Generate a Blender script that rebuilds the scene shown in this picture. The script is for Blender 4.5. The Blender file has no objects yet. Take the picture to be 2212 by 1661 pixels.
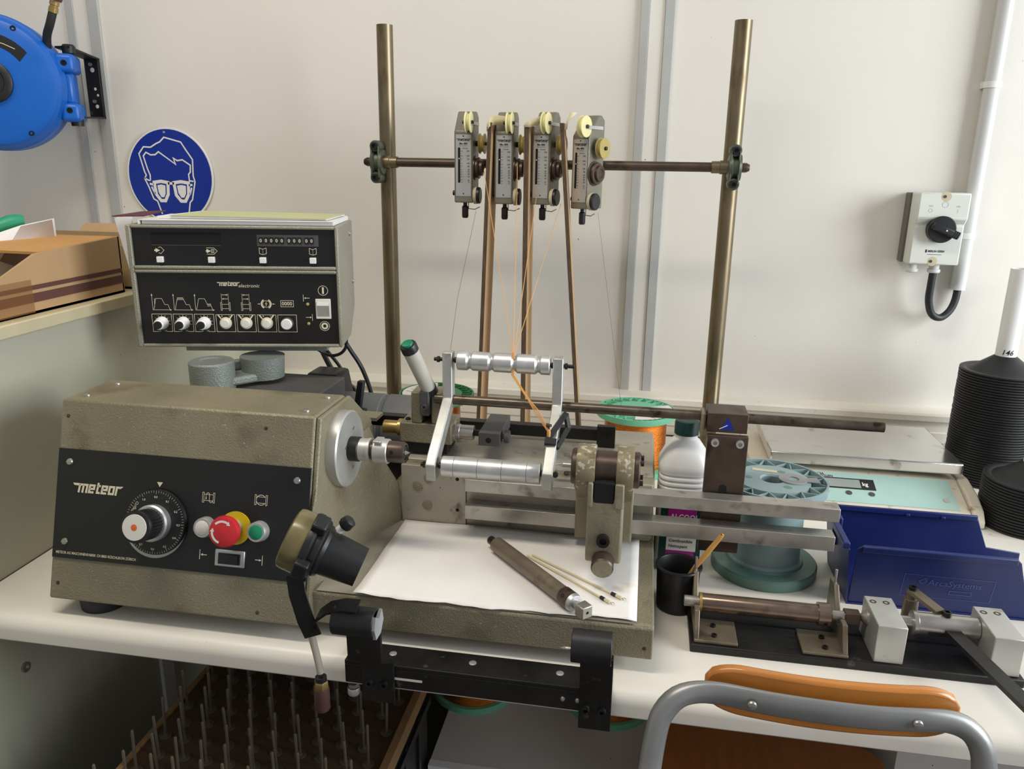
import bpy, math, random
from mathutils import Vector, Matrix
random.seed(7)
sc = bpy.context.scene
COL = sc.collection
BZ = 0.80                      # bench top height; all coordinates below are relative to the bench top
PI = math.pi
# ------------------------------------------------------------------ camera
P_, Y_, R_ = [math.radians(a) for a in (15.75, 9.42, 0.9)]
fw = Vector((-math.sin(Y_) * math.cos(P_), math.cos(Y_) * math.cos(P_), -math.sin(P_)))
r0 = Vector((math.cos(Y_), math.sin(Y_), 0)); u0 = r0.cross(fw)
rt = r0 * math.cos(R_) + u0 * math.sin(R_); up = -r0 * math.sin(R_) + u0 * math.cos(R_)
cam = bpy.data.cameras.new('camera'); cam.sensor_width = 36; cam.sensor_fit = 'HORIZONTAL'
cam.lens = 1700 / 2212 * 36; cam.clip_start = 0.02
co = bpy.data.objects.new('camera', cam); COL.objects.link(co)
co.matrix_world = Matrix(((rt.x, up.x, -fw.x, 0), (rt.y, up.y, -fw.y, 0), (rt.z, up.z, -fw.z, 0.60 + BZ), (0, 0, 0, 1)))
sc.camera = co
# ------------------------------------------------------------------ world, lamps, exposure
w = bpy.data.worlds.new('world'); sc.world = w; w.use_nodes = True
bg = w.node_tree.nodes['Background']; bg.inputs[0].default_value = (0.93, 0.95, 1.0, 1); bg.inputs[1].default_value = 0.36
def area(name, loc, target, sx, sy, power, col):
    l = bpy.data.lights.new(name, 'AREA'); l.shape = 'RECTANGLE'; l.size = sx; l.size_y = sy; l.energy = power; l.color = col
    o = bpy.data.objects.new(name, l); COL.objects.link(o); o.location = (loc[0], loc[1], loc[2] + BZ)
    o.rotation_euler = (Vector(target) - Vector(loc)).to_track_quat('-Z', 'Y').to_euler()
    return o
area('ceiling_tube_light', (-0.75, 0.55, 1.95), (-0.75, 0.75, 0), 1.3, 0.22, 22, (1.0, 0.92, 0.78))
area('window_daylight', (2.6, 0.55, 0.95), (0.3, 1.25, 0.2), 1.5, 1.5, 92, (0.88, 0.94, 1.0))
sc.view_settings.view_transform = 'Standard'; sc.view_settings.look = 'None'; sc.view_settings.gamma = 1
sc.view_settings.use_curve_mapping = False; sc.view_settings.exposure = -0.08

# ------------------------------------------------------------------ materials
def lin(c):
    return tuple(((v / 255) / 12.92 if v / 255 <= 0.04045 else ((v / 255 + 0.055) / 1.055) ** 2.4) for v in c)
MATS = {}
def mat(name, col, rough=0.5, metal=0.0, var=0.12, vs=14, bump=0.0, bs=300, spots=None, stretch=None, alpha=None, trans=0, coat=0):
    m = bpy.data.materials.new(name); m.use_nodes = True; nt = m.node_tree; N = nt.nodes; L = nt.links
    b = N['Principled BSDF']; c = lin(col)
    b.inputs['Roughness'].default_value = rough; b.inputs['Metallic'].default_value = metal
    if coat: b.inputs['Coat Weight'].default_value = coat
    if trans: b.inputs['Transmission Weight'].default_value = trans
    tc = N.new('ShaderNodeTexCoord'); src = tc.outputs['Object']
    if stretch:
        mp = N.new('ShaderNodeMapping'); mp.inputs['Scale'].default_value = stretch; L.new(src, mp.inputs[0]); src = mp.outputs[0]
    nz = N.new('ShaderNodeTexNoise'); nz.inputs['Scale'].default_value = vs; nz.inputs['Detail'].default_value = 6; L.new(src, nz.inputs['Vector'])
    mr = N.new('ShaderNodeMapRange'); mr.inputs[1].default_value = 0.3; mr.inputs[2].default_value = 0.7
    mr.inputs[3].default_value = 1 - var; mr.inputs[4].default_value = 1 + var; L.new(nz.outputs['Fac'], mr.inputs[0])
    mx = N.new('ShaderNodeVectorMath'); mx.operation = 'SCALE'; mx.inputs[0].default_value = c; L.new(mr.outputs[0], mx.inputs['Scale'])
    out = mx.outputs[0]
    if spots:
        for (sc_, ss, thr, wd) in spots:
            n2 = N.new('ShaderNodeTexNoise'); n2.inputs['Scale'].default_value = ss; n2.inputs['Detail'].default_value = 5; L.new(src, n2.inputs['Vector'])
            m2 = N.new('ShaderNodeMapRange'); m2.inputs[1].default_value = thr; m2.inputs[2].default_value = thr + wd; L.new(n2.outputs['Fac'], m2.inputs[0])
            mm = N.new('ShaderNodeMix'); mm.data_type = 'RGBA'; L.new(m2.outputs[0], mm.inputs[0]); L.new(out, mm.inputs[6])
            mm.inputs[7].default_value = (*lin(sc_), 1); out = mm.outputs[2]
    L.new(out, b.inputs['Base Color'])
    r2 = N.new('ShaderNodeMapRange'); r2.inputs[1].default_value = 0.3; r2.inputs[2].default_value = 0.7
    r2.inputs[3].default_value = max(0.02, rough - 0.07); r2.inputs[4].default_value = min(1, rough + 0.07)
    L.new(nz.outputs['Fac'], r2.inputs[0]); L.new(r2.outputs[0], b.inputs['Roughness'])
    if bump:
        nb = N.new('ShaderNodeTexNoise'); nb.inputs['Scale'].default_value = bs; nb.inputs['Detail'].default_value = 3; L.new(src, nb.inputs['Vector'])
        bp = N.new('ShaderNodeBump'); bp.inputs['Strength'].default_value = bump; bp.inputs['Distance'].default_value = 0.002
        L.new(nb.outputs['Fac'], bp.inputs['Height']); L.new(bp.outputs[0], b.inputs['Normal'])
    if alpha is not None: b.inputs['Alpha'].default_value = alpha
    MATS[name] = m; return m
M_wall = mat('wall_panel_paint', (227, 222, 212), 0.55, var=0.025, vs=3, bump=0.06, bs=500, spots=[((150, 138, 120), 70, 0.76, 0.02)])
M_trim = mat('grey_trim', (178, 178, 174), 0.5, var=0.04)
M_trunk = mat('trunking_plastic', (228, 222, 208), 0.5, var=0.04, vs=5, spots=[((150, 135, 112), 60, 0.7, 0.06)])
M_bench = mat('bench_laminate', (228, 222, 210), 0.40, var=0.05, vs=5, spots=[((168, 146, 114), 30, 0.70, 0.14), ((110, 94, 76), 150, 0.75, 0.03)])
M_cab = mat('cabinet_grey_green', (178, 176, 156), 0.45, var=0.05, vs=4, spots=[((80, 78, 70), 150, 0.74, 0.03)])
M_cabtop = mat('shelf_edge_beige', (196, 184, 150), 0.5, var=0.08)
M_floor = mat('floor_lino', (92, 88, 82), 0.7, var=0.2)
M_beige = mat('hammertone_beige', (134, 126, 103), 0.40, 0.15, var=0.14, vs=9, bump=0.5, bs=420, spots=[((100, 86, 64), 12, 0.58, 0.2), ((172, 160, 134), 330, 0.66, 0.05)])
M_tens = mat('hammertone_tensioner', (126, 122, 106), 0.42, 0.2, var=0.1, vs=12, bump=0.4, bs=420)
M_grey = mat('hammertone_grey', (134, 140, 134), 0.4, 0.2, var=0.1, vs=12, bump=0.6, bs=420)
M_unit = mat('hammertone_unit', (146, 142, 126), 0.42, 0.15, var=0.1, vs=10, bump=0.5, bs=420)
M_panel = mat('black_panel', (22, 21, 21), 0.38, var=0.2, vs=10)
M_black = mat('black_plastic', (26, 26, 27), 0.42, var=0.2)
M_steelblk = mat('black_steel', (33, 31, 29), 0.45, 0.3, var=0.3, vs=20, bump=0.1, bs=200, spots=[((88, 80, 70), 60, 0.66, 0.1)])
M_print = mat('cream_print', (216, 206, 178), 0.6, var=0.05)
M_alu = mat('brushed_aluminium', (208, 208, 206), 0.40, 0.8, var=0.06, vs=40, bump=0.05, bs=600)
M_alum = mat('matt_aluminium', (192, 191, 186), 0.45, 0.65, var=0.08, vs=30, spots=[((140, 132, 116), 26, 0.66, 0.12)])
M_steel = mat('ground_steel', (182, 178, 170), 0.34, 0.8, var=0.14, vs=26, spots=[((118, 110, 98), 26, 0.60, 0.14)])
M_plate = mat('steel_plate', (170, 164, 150), 0.42, 0.45, var=0.12, vs=20, spots=[((110, 96, 72), 34, 0.62, 0.12), ((70, 58, 44), 190, 0.7, 0.05)])
M_rod = mat('dark_rod', (104, 94, 82), 0.34, 0.85, var=0.22, vs=50, spots=[((60, 48, 38), 40, 0.58, 0.1)])
M_roller = mat('polished_brown_steel', (134, 116, 102), 0.28, 0.8, var=0.16, vs=26, spots=[((86, 68, 60), 22, 0.58, 0.14)])
M_bracket = mat('oily_steel', (126, 114, 96), 0.4, 0.5, var=0.16, vs=20, spots=[((82, 68, 54), 24, 0.58, 0.16)])
M_brown = mat('browned_steel', (88, 74, 64), 0.4, 0.6, var=0.2, vs=22, spots=[((54, 42, 36), 24, 0.55, 0.15)])
M_pole = mat('tarnished_pole', (128, 115, 90), 0.36, 0.75, var=0.22, vs=9, stretch=(3, 3, 0.7), spots=[((88, 72, 50), 9, 0.56, 0.14)])
M_castgreen = mat('clamp_casting', (92, 98, 82), 0.45, 0.4, var=0.2, vs=40, spots=[((120, 112, 92), 60, 0.6, 0.1)])
M_worn = mat('worn_casting', (132, 122, 94), 0.5, 0.2, var=0.14, vs=20, bump=0.25, bs=200, spots=[((188, 180, 158), 130, 0.56, 0.05), ((92, 68, 44), 40, 0.63, 0.1)])
M_cast = mat('tailstock_casting', (142, 134, 110), 0.5, 0.2, var=0.14, vs=18, bump=0.3, bs=300, spots=[((84, 68, 54), 20, 0.6, 0.14)])
M_copper = mat('copper_wire', (206, 118, 44), 0.28, 0.9, var=0.18, vs=30, stretch=(1, 1, 26), bump=0.5, bs=60)
M_cop2 = mat('copper_strand', (226, 168, 100), 0.4, 0.2, var=0.05)
M_gmint = mat('mint_plastic', (112, 186, 150), 0.42, var=0.06)
M_ggreen = mat('green_plastic', (52, 128, 78), 0.42, var=0.08)
M_teal = mat('teal_plastic', (138, 160, 160), 0.45, var=0.08, spots=[((122, 118, 106), 14, 0.64, 0.16)])
M_teald = mat('teal_base', (98, 130, 120), 0.45, var=0.1, spots=[((104, 96, 82), 16, 0.6, 0.14)])
M_white = mat('white_plastic', (232, 230, 226), 0.35, var=0.02)
M_paper = mat('white_paper', (236, 232, 226), 0.85, var=0.03, vs=12, bump=0.25, bs=60, spots=[((196, 172, 130), 9, 0.68, 0.12)])
M_sheet = mat('sheet_paper', (226, 224, 222), 0.8, var=0.02)
M_label = mat('label_paper', (224, 220, 212), 0.6, var=0.03)
M_yel = mat('cream_pulley', (226, 218, 160), 0.4, var=0.05)
M_yel2 = mat('aged_pulley', (178, 160, 92), 0.4, var=0.08)
M_card = mat('cardboard', (180, 146, 106), 0.85, var=0.07, vs=12, bump=0.1, bs=300)
M_cardd = mat('cardboard_inner', (168, 142, 104), 0.85, var=0.08, vs=12)
M_cardo = mat('cardboard_orange', (190, 142, 82), 0.8, var=0.06)
M_cedge = mat('cardboard_cut_edge', (92, 74, 56), 0.9, var=0.4, vs=60, stretch=(8, 8, 1), bump=0.8, bs=200)
M_stripe = mat('brown_stripe', (92, 56, 48), 0.8, var=0.08)
M_tape = mat('parcel_tape', (150, 104, 56), 0.3, var=0.06, alpha=0.38)
M_mask = mat('masking_tape', (224, 212, 172), 0.7, var=0.04)
M_blue = mat('reel_blue', (12, 94, 186), 0.36, var=0.03)
M_signb = mat('sign_blue', (6, 44, 146), 0.4, var=0.04)
M_bin = mat('bin_blue', (26, 40, 98), 0.4, var=0.06, vs=12)
M_brass = mat('brass', (176, 150, 96), 0.34, 0.8, var=0.12)
M_brownp = mat('brown_coupling', (78, 52, 44), 0.5, var=0.1)
M_green = mat('push_green', (20, 134, 96), 0.3, var=0.05)
M_red = mat('push_red', (196, 40, 48), 0.32, var=0.05)
M_yellow = mat('estop_yellow', (206, 176, 20), 0.4, var=0.05)
M_orange = mat('orange_dot', (226, 104, 40), 0.5, var=0.03)
M_capg = mat('cap_green', (10, 58, 52), 0.4, var=0.06)
M_mag = mat('label_magenta', (164, 32, 138), 0.45, var=0.04)
M_wood = mat('varnished_wood', (196, 124, 50), 0.32, var=0.12, vs=10, stretch=(1, 8, 8), coat=0.3)
M_seat = mat('seat_wood', (150, 88, 36), 0.35, var=0.12, vs=10, stretch=(8, 1, 8), coat=0.2)
M_board = mat('tray_board', (78, 56, 40), 0.7, var=0.2, vs=12, stretch=(1, 6, 1))
M_rim = mat('tray_rim', (146, 112, 74), 0.6, var=0.12)
M_pin = mat('steel_pin', (128, 118, 104), 0.45, 0.7, var=0.2)
M_stick = mat('brush_handle', (190, 142, 72), 0.45, var=0.15, vs=30)
M_chrome = mat('chair_grey_metal', (150, 150, 148), 0.36, 0.5, var=0.08)
M_scale = mat('scale_turquoise', (172, 204, 194), 0.45, var=0.04, spots=[((150, 140, 120), 30, 0.68, 0.1)])
M_scaleb = mat('scale_beige', (212, 202, 182), 0.5, var=0.05, spots=[((160, 130, 90), 40, 0.62, 0.12)])
M_polish = mat('polished_steel', (214, 212, 208), 0.14, 0.95, var=0.04, spots=[((150, 146, 138), 26, 0.62, 0.1)])
M_lcd = mat('lcd_grey', (150, 158, 152), 0.3, var=0.05)
M_switch = mat('switch_plastic', (214, 216, 206), 0.45, var=0.02)
M_switchd = mat('switch_back', (104, 100, 92), 0.5, var=0.04)
M_conduit = mat('conduit_pvc', (206, 206, 202), 0.45, var=0.02)
M_rubber = mat('black_rubber', (34, 34, 35), 0.6, var=0.1)
M_cable = mat('black_cable', (30, 32, 34), 0.5, var=0.1)
M_motor = mat('motor_grey', (112, 112, 110), 0.5, var=0.12, vs=14)
M_dkgrey = mat('dark_grey_box', (74, 73, 72), 0.6, var=0.12)
M_disc = mat('black_disc', (27, 27, 28), 0.5, var=0.12)
M_ink = mat('ink', (26, 24, 28), 0.6, var=0.05)
M_smoke = mat('smoky_plastic', (128, 116, 78), 0.2, var=0.3, vs=30, trans=0.25)
M_tube = mat('clear_tube', (206, 198, 182), 0.25, var=0.08, trans=0.35)
M_folder = mat('green_folder', (184, 186, 138), 0.7, var=0.04)
M_maroon = mat('maroon_cover', (84, 34, 44), 0.7, var=0.05)
M_greenbag = mat('green_handle', (24, 142, 104), 0.45, var=0.1)
M_shelf = mat('low_shelf_grey', (206, 202, 196), 0.6, var=0.06, vs=6, spots=[((70, 62, 56), 90, 0.72, 0.03)])
M_handle = mat('handle_grey', (190, 185, 170), 0.5, var=0.1, vs=20, spots=[((120, 104, 76), 18, 0.62, 0.14)])
M_bristle = mat('straw_bristles', (186, 150, 92), 0.8, var=0.2)
M_hole = mat('dark_hole', (8, 8, 8), 0.9, var=0.0)
M_felt = mat('felt_pad', (200, 188, 158), 0.9, var=0.08)
M_swab = mat('pale_stick', (214, 204, 170), 0.5, var=0.1)
M_cloth = mat('grey_wrapping', (150, 148, 146), 0.8, var=0.2, vs=10)

# ------------------------------------------------------------------ mesh helpers
def V(*a): return Vector(a)
def frame(o, u, v):
    u = Vector(u).normalized(); n = u.cross(Vector(v)).normalized(); v = n.cross(u); o = Vector(o)
    return Matrix(((u.x, v.x, n.x, o.x), (u.y, v.y, n.y, o.y), (u.z, v.z, n.z, o.z), (0, 0, 0, 1)))
class B:
    def __init__(s): s.v = []; s.f = []
    def add(s, vs, fs, M=None):
        k = len(s.v)
        s.v += [(M @ Vector(p) if M else Vector(p)) for p in vs]; s.f += [[i + k for i in f] for f in fs]; return s
    def box(s, x0, x1, y0, y1, z0, z1, M=None):
        return s.add([(x0, y0, z0), (x1, y0, z0), (x1, y1, z0), (x0, y1, z0), (x0, y0, z1), (x1, y0, z1), (x1, y1, z1), (x0, y1, z1)],
                     [(0, 3, 2, 1), (4, 5, 6, 7), (0, 1, 5, 4), (1, 2, 6, 5), (2, 3, 7, 6), (3, 0, 4, 7)], M)
    def hexa(s, b4, t4, M=None):          # bottom quad, top quad (counter-clockwise seen from above)
        return s.add(list(b4) + list(t4), [(3, 2, 1, 0), (4, 5, 6, 7), (0, 1, 5, 4), (1, 2, 6, 5), (2, 3, 7, 6), (3, 0, 4, 7)], M)
    def lathe(s, prof, o=(0, 0, 0), ax=(0, 0, 1), n=28, a0=0, a1=2 * PI, cap=True, M=None):
        ax = Vector(ax).normalized(); t = Vector((1, 0, 0)) if abs(ax.x) < 0.9 else Vector((0, 1, 0))
        e1 = (t - ax * t.dot(ax)).normalized(); e2 = ax.cross(e1); o = Vector(o); full = abs(a1 - a0 - 2 * PI) < 1e-6
        m = n if full else n + 1; vs = []; fs = []
        for (r, h) in prof:
            for i in range(m):
                a = a0 + (a1 - a0) * i / n
                vs.append(o + ax * h + (e1 * math.cos(a) + e2 * math.sin(a)) * max(r, 1e-5))
        for j in range(len(prof) - 1):
            for i in range(n):
                i2 = (i + 1) % m
                fs.append((j * m + i, j * m + i2, (j + 1) * m + i2, (j + 1) * m + i))
        if cap and full:
            if prof[0][0] > 1e-4: fs.append(tuple(range(m - 1, -1, -1)))
            if prof[-1][0] > 1e-4: fs.append(tuple((len(prof) - 1) * m + i for i in range(m)))
        return s.add(vs, fs, M)
    def cyl(s, p0, p1, r, r1=None, n=24, M=None):
        p0 = Vector(p0); d = Vector(p1) - p0
        return s.lathe([(r, 0), (r if r1 is None else r1, d.length)], p0, d, n, M=M)
    def tube(s, pts, r, n=10, flat=None, M=None, smooth=0):
        pts = [Vector(p) for p in pts]
        if smooth:
            if isinstance(r, list): r = [r[min(i // smooth, len(r) - 1)] + (r[min(i // smooth + 1, len(r) - 1)] - r[min(i // smooth, len(r) - 1)]) * (i % smooth) / smooth for i in range((len(pts) - 1) * smooth + 1)]
            pts = catmull(pts, smooth)
        vs = []; fs = []; m = len(pts); nrm = None
        for i, p in enumerate(pts):
            t = ((pts[min(i + 1, m - 1)] - pts[max(i - 1, 0)])).normalized()
            if nrm is None:
                a = Vector((0, 0, 1)) if abs(t.z) < 0.9 else Vector((0, 1, 0)); nrm = (a - t * a.dot(t)).normalized()
            else: nrm = (nrm - t * nrm.dot(t)).normalized()
            bn = t.cross(nrm); ri = r[i] if isinstance(r, list) else r
            for k in range(n):
                a = 2 * PI * k / n; vs.append(p + nrm * math.cos(a) * ri + bn * math.sin(a) * ri)
        for i in range(m - 1):
            for k in range(n):
                k2 = (k + 1) % n; fs.append((i * n + k, i * n + k2, (i + 1) * n + k2, (i + 1) * n + k))
        fs.append(tuple(range(n - 1, -1, -1))); fs.append(tuple((m - 1) * n + k for k in range(n)))
        return s.add(vs, fs, M)
    def extr(s, poly, M, t0, t1):          # polygon in the frame's XY, extruded along its Z
        n = len(poly); vs = [(x, y, t0) for x, y in poly] + [(x, y, t1) for x, y in poly]
        fs = [tuple(range(n - 1, -1, -1)), tuple(range(n, 2 * n))] + [(i, (i + 1) % n, (i + 1) % n + n, i + n) for i in range(n)]
        return s.add(vs, fs, M)
    # flat print helpers (in frame M: x right, y up, z out)
    def rib(s, pts, wd, M, h=0.0004, closed=False):
        n = len(pts); P = [Vector((p[0], p[1])) for p in pts]; L = []; R = []
        for i in range(n):
            a = P[i - 1] if (i > 0 or closed) else None; c = P[(i + 1) % n] if (i < n - 1 or closed) else None
            d1 = (P[i] - a).normalized() if a is not None else None; d2 = (c - P[i]).normalized() if c is not None else None
            d1 = d1 or d2; d2 = d2 or d1
            nn = Vector((-(d1.y + d2.y), d1.x + d2.x))
            nn = nn.normalized() if nn.length > 1e-6 else Vector((-d1.y, d1.x))
            k = wd / 2 / max(0.45, nn.dot(Vector((-d1.y, d1.x)))); L.append(P[i] + nn * k); R.append(P[i] - nn * k)
        vs = [(p.x, p.y, h) for p in L] + [(p.x, p.y, h) for p in R]
        fs = [(i + n, (i + 1) % n + n, (i + 1) % n, i) for i in range(n if closed else n - 1)]
        return s.add(vs, fs, M)
    def poly(s, pts, M, h=0.0004): return s.add([(x, y, h) for x, y in pts], [tuple(range(len(pts)))], M)
    def rect(s, x0, x1, y0, y1, M, h=0.0004): return s.poly([(x0, y0), (x1, y0), (x1, y1), (x0, y1)], M, h)
    def disc(s, c, r, M, h=0.0004, n=20): return s.poly([(c[0] + r * math.cos(2 * PI * i / n), c[1] + r * math.sin(2 * PI * i / n)) for i in range(n)], M, h)
    def arc(s, c, r, wd, M, a0=0, a1=360, h=0.0004, n=24):
        pts = [(c[0] + r * math.cos(math.radians(a0 + (a1 - a0) * i / n)), c[1] + r * math.sin(math.radians(a0 + (a1 - a0) * i / n))) for i in range(n + 1)]
        if a1 - a0 == 360: return s.rib(pts[:-1], wd, M, h, True)
        return s.rib(pts, wd, M, h)
    def arrow(s, p, q, wd, M, hd=2.6, h=0.0004):
        p = Vector(p); q = Vector(q); d = (q - p).normalized(); nn = Vector((-d.y, d.x)); k = q - d * wd * hd * 1.3
        s.rib([p, k], wd, M, h); return s.poly([tuple(k - nn * wd * hd / 2 * 1.3), tuple(q), tuple(k + nn * wd * hd / 2 * 1.3)], M, h)
    def text(s, t, size, M, x=0, y=0, h=0.0004, shear=0, bold=0, align='LEFT', sx=1, rot=0):
        cu = bpy.data.curves.new('t', 'FONT'); cu.body = t; cu.size = size; cu.shear = shear; cu.offset = bold; cu.align_x = align; cu.resolution_u = 2
        ob = bpy.data.objects.new('t', cu); me = bpy.data.meshes.new_from_object(ob)
        T = M @ Matrix.Translation((x, y, h)) @ Matrix.Rotation(rot, 4, 'Z') @ Matrix.Diagonal((sx, 1, 1, 1))
        s.add([tuple(v.co) for v in me.vertices], [tuple(p.vertices) for p in me.polygons], T)
        bpy.data.objects.remove(ob); bpy.data.meshes.remove(me); bpy.data.curves.remove(cu); return s
def catmull(pts, k):
    out = []; n = len(pts)
    for i in range(n - 1):
        p0 = pts[max(i - 1, 0)]; p1 = pts[i]; p2 = pts[i + 1]; p3 = pts[min(i + 2, n - 1)]
        for j in range(k):
            t = j / k; out.append(0.5 * ((2 * p1) + (p2 - p0) * t + (2 * p0 - 5 * p1 + 4 * p2 - p3) * t * t + (3 * p1 - p0 - 3 * p2 + p3) * t ** 3))
    out.append(pts[-1]); return out
OFF = {}
def mk(name, b, m, bev=0, ang=35, org=Vector((0, 0, 0)), seg=2):
    me = bpy.data.meshes.new(name); me.from_pydata([tuple(p - org) for p in b.v], [], b.f); me.update()
    me.materials.append(m)
    for p in me.polygons: p.use_smooth = True
    me.set_sharp_from_angle(angle=math.radians(ang))
    o = bpy.data.objects.new(name, me); COL.objects.link(o)
    if bev:
        md = o.modifiers.new('bevel', 'BEVEL'); md.width = bev; md.segments = seg; md.limit_method = 'ANGLE'; md.angle_limit = math.radians(38)
        md.harden_normals = False
    return o
def part(name, b, m, parent, bev=0, ang=35, label=None, kind=None, seg=2):
    o = mk(name, b, m, bev, ang, OFF[parent.name], seg); o.parent = parent; OFF[o.name] = OFF[parent.name]
    if label: o['label'] = label
    if kind: o['kind'] = kind
    return o
def thing(name, label, cat, loc, rot=(0, 0, 0), group=None, local=False):
    o = bpy.data.objects.new(name, None); COL.objects.link(o); o.empty_display_size = 0.05
    o.location = (loc[0], loc[1], loc[2] + BZ); o.rotation_euler = rot
    if label: o['label'] = label; o['category'] = cat
    if group: o['group'] = group
    OFF[o.name] = Vector((0, 0, 0)) if local else Vector(loc); return o
def one(name, b, m, label, cat, group=None, bev=0, ang=35, kind=None):
    xs = [p.x for p in b.v]; ys = [p.y for p in b.v]; zs = [p.z for p in b.v]
    org = Vector(((min(xs) + max(xs)) / 2, (min(ys) + max(ys)) / 2, min(zs)))
    o = mk(name, b, m, bev, ang, org); o.location = org + Vector((0, 0, BZ)); OFF[o.name] = org
    if label: o['label'] = label; o['category'] = cat
    if group: o['group'] = group
    if kind: o['kind'] = kind
    return o
def struct(name, b, m, bev=0): return one(name, b, m, None, None, kind='structure', bev=bev)
def dup(o, parent=None):
    c = o.copy(); COL.objects.link(c); OFF[c.name] = OFF[o.name]
    if parent: c.parent = parent
    for ch in list(o.children): dup(ch, c)
    return c
def screw(parent, c, ax, r=0.004, h=0.002, m=None, kind='slot', name='screw'):
    """slotted or socket head screw as one small mesh"""
    ax = Vector(ax).normalized(); c = Vector(c); b = B()
    if kind == 'socket':
        b.lathe([(r, 0), (r, h), (r * 0.55, h), (r * 0.55, h * 0.3), (0, h * 0.3)], c, ax, 16)
    else:
        t = Vector((1, 0, 0)) if abs(ax.x) < 0.9 else Vector((0, 1, 0)); e1 = (t - ax * t.dot(ax)).normalized(); e2 = ax.cross(e1)
        b.lathe([(r, 0), (r, h * 0.4), (r * 0.8, h * 0.85), (r * 0.3, h)], c, ax, 16)
        Mx = Matrix(((e1.x, e2.x, ax.x, c.x), (e1.y, e2.y, ax.y, c.y), (e1.z, e2.z, ax.z, c.z), (0, 0, 0, 1)))
        b.box(-r * 0.8, r * 0.8, -r * 0.12, r * 0.12, h * 0.9, h * 1.06, Mx)
    return part(name, b, m or M_steel, parent)

# ================================================================== the setting
struct('floor', B().box(-4.0, 4.0, -1.5, 1.8, -BZ - 0.02, -BZ), M_floor)
wall = struct('wall_back', B().box(-4.0, 4.0, 1.80, 1.86, -BZ, 1.9), M_wall)
for i, (x0, x1, y0) in enumerate(((-1.366, -1.345, 1.794), (-1.345, -1.308, 1.796), (-1.308, -1.280, 1.792), (-0.040, -0.022, 1.792), (-0.022, 0.010, 1.796), (0.010, 0.030, 1.792))):
    struct('trim_%d' % (i + 1), B().box(x0, x1, y0, 1.80, 0.09, 1.9), M_trim if i not in (1, 4) else M_wall, bev=0.001)
b = B(); Mt = frame((-4.0, 0, 0), (0, 1, 0), (0, 0, 1))
b.extr([(1.80, 0.092), (1.752, 0.090), (1.748, 0.086), (1.748, 0.074), (1.757, 0.072), (1.757, 0.048), (1.754, 0.046), (1.754, 0.024), (1.757, 0.022), (1.757, 0.0), (1.80, 0.0)][::-1], Mt, 0, 8.0)
struct('trim_7', b, M_trunk)

# bench: postformed top with a rounded front edge
bt = thing('workbench', 'long white laminate workbench with rounded front edge carrying the winding machine', 'workbench', (0.2, 1.3, -BZ))
prof = [(1.745, -0.036), (1.745, 0.0)]
R = 0.018
prof += [(0.806 + R - R * math.sin(a), -R + R * math.cos(a)) for a in [PI / 2 * i / 8 for i in range(9)]] + [(0.806, -0.032), (0.810, -0.036)]
b = B(); b.extr(prof, frame((-0.90, 0, 0), (0, 1, 0), (0, 0, 1)), 0, 2.5); part('top', b, M_bench, bt)
part('side_panel', B().box(-0.925, -0.900, 0.80, 1.215, -BZ, -0.04), M_cab, bt)
part('leg', B().box(-0.925, -0.893, 1.215, 1.25, -BZ, -0.04), M_white, bt)
part('leg', B().box(1.30, 1.34, 0.9, 0.94, -BZ, -0.04), M_chrome, bt); part('leg', B().box(1.30, 1.34, 1.7, 1.74, -BZ, -0.04), M_chrome, bt)
screw(bt, (-0.900, 0.735 + 0.17, -0.155), (1, 0, 0), 0.008, 0.004, M_steel, 'socket', 'bolt')

# storage cabinet left of the bench
cab = thing('storage_cabinet', 'grey storage cabinet with beige edged top beside the bench', 'cabinet', (-1.25, 1.2, -BZ))
part('body', B().box(-1.62, -0.902, 0.40, 1.745, 0.0, 0.346).box(-1.62, -0.93, 0.40, 1.745, -BZ, 0.0), M_cab, cab)
part('top', B().box(-1.62, -0.892, 0.40, 1.745, 0.346, 0.366), M_cabtop, cab, bev=0.002)

# ---- low shelf under the bench with two wire spools
sh = thing('low_shelf', 'grey low shelf with white front edge under the bench', 'shelf', (0.1, 1.4, -BZ))
part('board', B().box(-0.316, 0.42, 1.10, 1.74, -0.425, -0.40), M_shelf, sh)
part('front_edge', B().box(-0.316, 0.42, 1.085, 1.10, -0.43, -0.398), M_white, sh)
part('side_panel', B().box(-0.316, -0.30, 1.12, 1.74, -BZ, -0.425), M_shelf, sh); part('side_panel', B().box(0.40, 0.42, 1.12, 1.74, -BZ, -0.425), M_shelf, sh)
part('back_panel', B().box(-0.316, 0.42, 1.74, 1.76, -BZ, -0.05), M_shelf, sh)

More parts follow.
